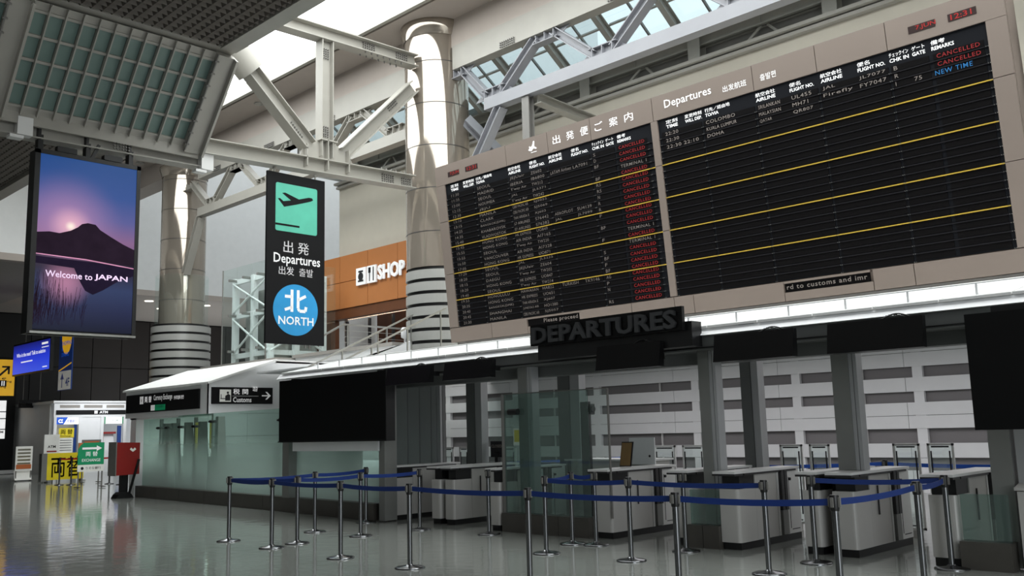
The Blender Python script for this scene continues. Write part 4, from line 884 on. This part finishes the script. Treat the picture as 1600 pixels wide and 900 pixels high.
MB().prism([jq(.38, .36), jq(.45, .28), (jq(.5, .235)), jq(.58, .215), jq(.68, .245), jq(.85, .31), jq(1, .345), jq(1, .40), jq(0, .41), jq(0, .37)], (sx2, 0, 0), Y, Z, X * .002).build('reflection', 'water dark', js)
g = MB()
g.prism([jq(0, .421), jq(.5, .412), jq(1, .388), jq(1, .394), jq(.5, .419), jq(0, .426)], (sx2 + .002, 0, 0), Y, Z, X * .001)
g.build('shore_line', 'shore light', js)
g = MB()
for i in range(130):
    u = random.random() ** 1.6 * .5; v0 = max(0.01, .02 + random.random() * .12); h = .05 + random.random() * .17 * (1 - u)
    p = jq(u, v0); q_ = jq(min(.98, u + random.uniform(-.03, .05)), v0 + h)
    g.bar((sx2 + .003, p[0], p[1]), (sx2 + .003, q_[0], q_[1]), .006, .001, X)
g.build('reeds', 'reed dark', js, kind='stuff')
g = MB(); p = jq(.1, .298); g.text('Welcome to', (sx2 + .004, p[0], p[1]), Y, Z, .2, width=.9, height=.13, bold=.01); p = jq(.59, .298); g.text('JAPAN', (sx2 + .004, p[0], p[1]), Y, Z, .2, width=.67, height=.14, bold=.02)
g.build('caption', 'caption', js)
for y in (6.2, 7.12, 8.0):
    MB().box(-19.2, -19.05, y, y + .06, 7.25, 7.62).box(-19.18, -19.0, y - .05, y, 7.3, 7.85).build('hanger_bracket', 'black plastic', js)
MB().bar((-19.05, 7.2, 7.3), (-19.05, 7.34, 7.62), .06, .06, X).build('hanger_bracket', 'black plastic', js)
MB().box(-19.1, -18.95, 6.5, 6.88, 7.31, 7.42).build('control_box', 'black plastic', js); MB().prism(rrect(7.42, 7.8, 7.31, 7.43, .03), (-19.1, 0, 0), Y, Z, X * .15).build('control_box', 'black plastic', js)
t = thing('support_beam', 'pale horizontal beam with end plates carrying the sunset screen', 'beam', (-19, 7.5, 7.5))
MB().ibeam((-19.15, 3.5, 7.62), (-19.15, 9.9, 7.72), Z, .3, .34).build('beam', 'steel paint', t)
for y in (5.75, 9.55): MB().box(-19.1, -18.9, y - .02, y + .26, 7.5, 7.86).box(-19.1, -18.9, y - .15, y + .1, 7.42, 7.48).build('end_plate', 'machine light', t)
g = MB(); bolts(g, (-18.97, 7.62, 7.6), Y * .06, Z * .06, 6, 3); g.build('bolt', 'steel dark', t, kind='stuff')

# ================================================================ BANK BOOTH, BARRIERS AND NOTICES (left background)
at = thing('bank_booth', 'white bank machine booth with black ATM band in the left background', 'booth', (-50, 19, 0))
bx = -48.0
MB().box(-54, -48.6, 16.9, 17.0, 0, 3.45).build('side_wall', 'pale wall', at)
MB().box(-54, -48.0, 16.85, 22.4, 3.42, 3.55).build('roof', 'white panel', at)
MB().box(-54, -53.9, 17, 22.4, 0, 3.4).box(-50.2, -50.1, 17, 22.4, 0, 3.4).build('rear_wall', 'white panel', at)
MB().box(-48.12, bx, 16.88, 22.4, 2.75, 3.45).build('fascia', 'white panel', at)
for a, b in ((17.15, 18.1), (18.3, 19.2), (19.4, 20.3)): MB().box(bx - .005, bx + .01, a, b, 3.2, 3.34).build('vent_panel', 'ceiling grey', at)
MB().box(bx, bx + .03, 16.98, 22.4, 2.87, 3.09).build('black_band', 'sign black', at)
MB().text('ATM', (bx + .034, 19.05, 2.92), Y, Z, .2, width=.42, height=.13, bold=.04).box(bx + .03, bx + .034, 18.8, 18.96, 2.91, 3.06).build('lettering', 'sign white', at)
for a, b in ((16.9, 17.05), (18.08, 18.22), (19.15, 19.3), (20.3, 20.45), (21.6, 21.8)): MB().box(-48.12, bx - .01, a, b, 0, 2.75).build('pillar', 'white panel', at)
MB().box(-48.1, -48.04, 18.22, 19.15, 0, 2.75).build('blank_panel', 'white panel', at)
MB().box(bx - .02, bx + .005, 17.02, 18.06, 2.4, 2.74).box(bx - .02, bx + .005, 19.32, 20.28, 2.4, 2.74).build('sign_panel', 'lit white', at)
MB().prism([(17.02, 2.4), (17.35, 2.4), (17.55, 2.74), (17.02, 2.74)], (bx + .006, 0, 0), Y, Z, X * .004).text('京葉銀行', (bx + .01, 17.5, 2.48), Y, Z, .2, width=.5, height=.15).build('blue_logo', 'blue print', at)
MB().text('α', (bx + .012, 17.1, 2.47), Y, Z, .3, width=.22, height=.18, bold=.03).build('logo_mark', 'lit white', at)
MB().box(bx + .006, bx + .01, 19.32, 19.38, 2.4, 2.74).box(bx + .006, bx + .01, 20.22, 20.28, 2.4, 2.74).text('りそな銀行', (bx + .01, 19.62, 2.52), Y, Z, .2, width=.5, height=.1).build('green_logo', 'green sign', at)
MB().box(-48.5, -48.45, 17.1, 18.05, 0, 2.4).build('poster_wall', 'pale wall', at)
MB().box(bx - .1, bx - .08, 17.18, 17.9, 1.76, 2.22).build('yellow_poster', 'yellow sign', at); MB().box(bx - .1, bx - .08, 17.18, 17.86, .95, 1.74).build('white_poster', 'paper', at)
MB().box(bx - .2, bx - .18, 17.92, 18.06, .9, 2.4).build('blue_poster', 'navy', at)
MB().text('両 替', (bx - .07, 17.27, 1.92), Y, Z, .3, width=.55, height=.24, bold=.03).text('Exchange', (bx - .07, 17.27, 1.79), Y, Z, .1, width=.5, height=.08).build('poster_lettering', 'ink', at)
g = MB()
for k in range(5): g.box(bx - .078, bx - .074, 17.25, 17.8, 1.6 - k * .12, 1.66 - k * .12)
g.build('poster_print', 'satin steel', at)
am = MB().box(-49.0, -48.3, 19.35, 20.0, 0, 1.1).prism([(-48.95, 1.1), (-48.3, 1.1), (-48.5, 1.9), (-48.95, 1.9)], (0, 19.35, 0), X, Z, Y * .65).build('cash_machine', 'white panel', at)
MB().obox((-48.36, 19.45, 1.25), Y * .4, V((-.1, 0, .4)), X * .02).build('machine_screen', 'machine dark', at)
MB().box(-48.5, -48.3, 19.33, 20.05, 1.9, 2.0).box(-48.3, -48.28, 19.35, 19.42, .2, 1.9).build('red_trim', 'red box', at)
MB().box(-48.3, -48.2, 20.1, 20.28, 1.0, 2.3).build('blue_strip', 'navy', at)
t = thing('blue_poster_panel', 'white pillar poster with violet-blue blocks right of the bank booth', 'poster', (-47.5, 20.8, 0))
MB().box(-47.6, -47.5, 20.48, 21.1, 1.3, 2.75).build('panel', 'paper', t); MB().box(-47.49, -47.48, 20.5, 21.1, 2.35, 2.6).box(-47.49, -47.48, 20.5, 21.1, 1.75, 2.3).build('blue_print', 'blue print', t)
MB().box(-47.6, -47.5, 20.5, 21.1, 0, 1.3).build('lower_panel', 'pale wall', t)
t = thing('information_pylon', 'black information pylon with yellow arrow panel at the left edge', 'sign', (-53, 15.7, 0))
MB().box(-53.3, -53.0, 13.8, 16.7, 0, 6.0).build('pylon_body', 'sign black', t)
MB().box(-53.0, -52.96, 14.2, 16.58, 4.0, 5.88).build('yellow_panel', 'yellow sign', t)
mat('amber sign', (226, 172, 40), .5, em=.5); bpy.data.objects['yellow_panel'].data.materials[0] = MATS['amber sign']
g = MB().bar((-52.955, 15.85, 5.05), (-52.955, 16.25, 5.45), .1, .01, X).bar((-52.955, 15.95, 5.5), (-52.955, 16.33, 5.5), .09, .01, X).bar((-52.955, 16.28, 5.12), (-52.955, 16.28, 5.54), .09, .01, X)
g.text('4F', (-52.955, 15.95, 4.82), Y, Z, .2, width=.22, height=.13).text('Shopping\n&\nDining', (-52.955, 15.55, 4.38), Y, Z, .2, width=.9, height=.42).box(-52.96, -52.95, 15.6, 16.2, 4.48, 4.78 + .02).build('print', 'ink', t)
MB().prism(disc(16, .1, 15.78, 4.62), (-52.948, 0, 0), Y, Z, X * .003).box(-52.948, -52.945, 15.96, 16.0, 4.52, 4.76).box(-52.948, -52.945, 16.06, 16.1, 4.52, 4.76).build('pictogram', 'lit white', t)
for z0, z1 in ((3.2, 3.75), (2.85, 3.15), (2.3, 2.8), (1.8, 2.25)): MB().box(-53.0, -52.96, 15.2, 16.25, z0, z1).build('icon_panel', 'lit white', t)
g = MB().text('ATM', (-52.95, 15.75, 2.08), Y, Z, .2, width=.42, height=.12, bold=.02)
for z in (3.4, 2.95, 2.5): g.prism(disc(10, .09, 15.85, z + .02), (-52.956, 0, 0), Y, Z, X * .003)
g.build('icon', 'ink', t)
t = thing('wall_display', 'wide blue lit display on the dark wall at the left', 'screen', (-49, 16.1, 5))
MB().box(-51.5, -46.3, 16.0, 16.15, 4.9, 6.5).build('cabinet', 'black plastic', t)
m = bpy.data.materials.new('blue picture'); m.use_nodes = True; nt = m.node_tree; b = nt.nodes['Principled BSDF']; tc = nt.nodes.new('ShaderNodeTexCoord'); sp = nt.nodes.new('ShaderNodeSeparateXYZ'); nt.links.new(tc.outputs['Generated'], sp.inputs[0])
r = nt.nodes.new('ShaderNodeValToRGB'); r.color_ramp.elements[0].color = lin((44, 70, 190)); r.color_ramp.elements[1].color = lin((20, 24, 96)); e = r.color_ramp.elements.new(.45); e.color = lin((30, 50, 180))
nt.links.new(sp.outputs['Z'], r.inputs[0]); nt.links.new(r.outputs[0], b.inputs['Emission Color']); nt.links.new(r.outputs[0], b.inputs['Base Color']); b.inputs['Emission Strength'].default_value = 1.3; MATS['blue picture'] = m
MB().box(-51.4, -46.4, 15.98, 16.0, 4.98, 6.42).build('picture_screen', 'blue picture', t)
g = MB().text('Who is the next? Talk to aviation', (-50.9, 15.975, 5.8), X, Z, .3, width=4.0, height=.2, bold=.02).box(-50.2, -48.6, 15.97, 15.975, 5.5, 5.56).box(-47.4, -46.6, 15.97, 15.975, 6.2, 6.3).box(-47.4, -46.5, 15.97, 15.975, 6.05, 6.09).box(-47.2, -46.6, 15.97, 15.975, 5.1, 5.15)
g.build('caption', 'lit white', t)
t = thing('hanging_banner', 'narrow blue banner with yellow disc and white 4F arrow panel', 'banner', (-47, 17, 4))
MB().box(-47.95, -46.25, 16.98, 17.02, 4.03, 8.6).build('cloth', 'navy', t)
MB().tube((-47.8, 17, 8.6), (-47.8, 17, 8.76), .015, n=6).tube((-46.4, 17, 8.6), (-46.4, 17, 8.76), .015, n=6).build('hanging_rod', 'steel dark', t)
MB().prism([(a_ * .62 - 47.0, b_ * .85 + 6.6) for a_, b_ in disc(32)], (0, 16.975, 0), X, Z, Y * -.004).bar((-47.9, 16.974, 4.98), (-46.3, 16.974, 5.3), .06, .004, Y).build('yellow_disc', 'amber sign', t)
MB().box(-47.9, -46.3, 16.97, 16.976, 4.05, 4.95).build('white_panel', 'paper', t)
MB().text('SHOPPING\n&\nDINING', (-47.6, 16.97, 5.65), X, Z, .3, width=1.25, height=.75).build('lettering', 'blue print', t)
MB().text('4F', (-46.95, 16.965, 4.2), X, Z, .3, width=.5, height=.4, bold=.02).box(-47.42, -47.34, 16.96, 16.965, 4.15, 4.7).prism([(-47.6, 4.55), (-47.16, 4.55), (-47.38, 4.85)], (0, 16.965, 0), X, Z, Y * -.004).build('arrow_print', 'navy', t)
def board(name, label, cat, x, y0, y1, z0, z1, m_, legs=True, back=.04):
    t = thing(name, label, cat, (x, (y0 + y1) / 2, 0))
    MB().box(x - back, x, y0, y1, z0, z1).build('board', m_, t)
    if legs:
        MB().box(x - back, x - .01, y0 + .02, y0 + .06, 0, z0).box(x - back, x - .01, y1 - .06, y1 - .02, 0, z0).box(x - .25, x + .25, y0, y0 + .05, .02, .05).box(x - .25, x + .25, y1 - .05, y1, .02, .05).build('leg_frame', 'steel dark', t)
    return t
t = board('notice_stand', 'grey stand with small notices left of the bank booth', 'notice', -42.0, 13.35, 14.0, .42, 1.42, 'paper')
g = MB()
for k in range(5): g.box(-41.998, -41.99, 13.42, 13.92, 1.25 - k * .14, 1.32 - k * .14)
g.build('print', 'satin steel', t); MB().box(-41.995, -41.985, 13.38, 13.96, .5, .68).build('red_print', 'stick orange', t); MB().obox((-42.0, 13.35, .05), Y * .65, V((-.15, 0, .37)), X * .02).build('foot_panel', 'paper', t)
t = board('notice_stand', 'white upright ATM notice stand beside the booth side wall', 'notice', -44.5, 15.3, 15.95, .7, 1.9, 'paper')
MB().text('ATM', (-44.49, 15.45, 1.3), Y, Z, .2, width=.34, height=.12, bold=.02).build('lettering', 'ink', t); MB().box(-44.5, -44.49, 15.42, 15.84, 1.12, 1.18).build('red_bar', 'red box', t)
t = board('exchange_board', 'large yellow floor board with black exchange characters behind red belt posts', 'sign', -39.0, 13.55, 14.95, .1, 1.13, 'yellow sign', back=.3)
MB().text('両替', (-38.99, 13.7, .2), Y, Z, 1, width=1.15, height=.8, bold=.03).build('lettering', 'ink', t); MB().box(-39.3, -38.995, 13.35, 13.55, .05, 1.13).build('end_panel', 'satin steel', t)
t = board('exchange_sign', 'green EXCHANGE sign with white arrow on a stand', 'sign', -33.0, 12.45, 13.32, .78, 1.52, 'green sign')
MB().box(-33.04, -32.995, 12.45, 13.32, .55, .775).build('bank_plate', 'paper', t)
g = MB().text('両 替', (-32.993, 12.7, 1.06), Y, Z, .2, width=.4, height=.16, bold=.01).text('EXCHANGE', (-32.993, 12.58, .88), Y, Z, .2, width=.62, height=.1, bold=.01).box(-32.998, -32.993, 12.58, 13.08, 1.29, 1.36).prism([(13.06, 1.23), (13.06, 1.42), (13.24, 1.325)], (-32.997, 0, 0), Y, Z, X * .004).build('lettering', 'sign white', t)
MB().text('りそな銀行', (-32.99, 12.72, .62), Y, Z, .2, width=.5, height=.09, bold=.01).prism(disc(12, .05, 12.6, .66), (-32.995, 0, 0), Y, Z, X * .003).build('bank_name', 'ink', t)
MB().prism([(12.45, 1.52), (12.45, 1.3), (12.5, 1.42), (12.62, 1.52)], (-32.998, 0, 0), Y, Z, X * .004).build('orange_corner', 'stick orange', t)
t = board('price_board', 'small dark framed rate board just behind the green sign', 'sign', -36.5, 13.9, 14.6, 1.1, 1.62, 'steel dark')
MB().box(-36.5, -36.49, 13.98, 14.52, 1.15, 1.56).build('print', 'stick orange', t)
t = thing('red_box', 'red metal box on a black pedestal beside the glass screen', 'box', (-26.2, 11.15, 0))
MB().prism([(10.83, .62), (11.47, .64), (11.47, 1.50), (10.83, 1.52)], (-26.45, 0, 0), Y, Z, X * .48).build('body', 'red box', t)
MB().box(-26.47, -25.97, 10.80, 10.83, .61, 1.53).build('side_plate', 'steel dark', t)
g = MB().prism([(11.18, 1.32), (11.22, 1.37), (11.27, 1.32), (11.32, 1.37), (11.36, 1.32), (11.27, 1.25)], (-25.968, 0, 0), Y, Z, X * .004).build('emblem', 'paper', t)
MB().box(-26.3, -26.12, 11.05, 11.23, .06, .63).prism([(10.88, .0), (11.36, .0), (11.3, .1), (11.22, .16), (11.02, .16), (10.94, .1)], (-26.4, 0, 0), Y, Z, X * .38).build('pedestal', 'black plastic', t)
MB().bar((-26.02, 11.22, .1), (-25.9, 11.42, 1.05), .06, .04, X).build('strut', 'black plastic', t)
rp_ = [(-36.44, 13.11, 'red-belt post left, before the yellow board'), (-35.95, 13.35, 'red-belt post second, before the yellow board'), (-35.0, 14.35, 'red-belt post just right of the green sign'), (-34.0, 14.35, 'red-belt post left of the red box'), (-42.5, 15.0, 'leftmost red-belt post by the booth corner')]
ro = [stand(x, y, l, h=1.0, r=.16, small=True) for x, y, l in rp_]
for a, b in ((0, 1), (1, 2), (2, 3)): belt(ro[a], rp_[a], rp_[b], 'red belt', .01, 1.0)
t = thing('direction_sign', 'small dark hanging direction sign above the left notice stand', 'sign', (-52, 17.2, 3.3))
MB().box(-51.0, -50.95, 16.2, 17.4, 3.3, 3.7).build('board', 'sign black', t); MB().text('国内線 Domestic  →', (-50.94, 16.25, 3.42), Y, Z, .2, width=.95, height=.14).build('lettering', 'flap text', t)
MB().tube((-50.97, 16.4, 3.7), (-50.97, 16.4, 8.7), .015, n=6).tube((-50.97, 17.2, 3.7), (-50.97, 17.2, 8.7), .015, n=6).build('hanging_rod', 'steel dark', t)
t = thing('bench', 'low white kerb rail at the foot of the pylon', 'rail', (-50.5, 15.3, 0))
MB().box(-52.6, -52.3, 13.0, 16.8, .02, .2).build('rail', 'pale wall', t)

# ================================================================ sub-parts: small pieces sit under the part that carries them
def sub(child, host):
    for th_ in [o for o in C.objects if o.parent is None and o.type == 'EMPTY']:
        hs = [o for o in th_.children if o.name.split('.')[0] == host and o.location.length < 1e-6]
        for o in [o for o in th_.children if o.name.split('.')[0] == child]:
            if hs and o is not hs[0]: o.parent = hs[0]
for a_, b_ in (('belt_clip', 'belt_head'), ('belt', 'belt_head'), ('bolt', 'lower_chord'), ('stiffener', 'gusset'), ('aeroplane_mark', 'mint_square'), ('hanger_hook', 'board'), ('bottom_stud', 'board'), ('cable', 'panel'), ('inlay_line', 'rear_cabinet'),
               ('handle_groove', 'side_panel'), ('card_reader', 'front_cabinet'), ('counter_edge', 'counter_top'), ('machine_screen', 'cash_machine'), ('red_trim', 'cash_machine'), ('blue_logo', 'sign_panel'), ('logo_mark', 'sign_panel'), ('poster_lettering', 'yellow_poster'),
               ('spider_clamp', 'upright'), ('patch_fitting', 'glass_fin'), ('glass_clamp', 'glass_screen'), ('reflection', 'picture_screen'), ('mountain', 'picture_screen'), ('reeds', 'picture_screen'), ('shore_line', 'picture_screen'), ('caption', 'picture_screen'),
               ('pictogram', 'pictogram_board'), ('emblem', 'body'), ('print', 'board'), ('print_lines', 'paper'), ('yellow_print', 'paper'), ('icon', 'icon_panel'), ('railing_post', 'railing_bar'), ('header_line', 'header'), ('message_text', 'message_strip'), ('led_text', 'led_window')):
    sub(a_, b_)
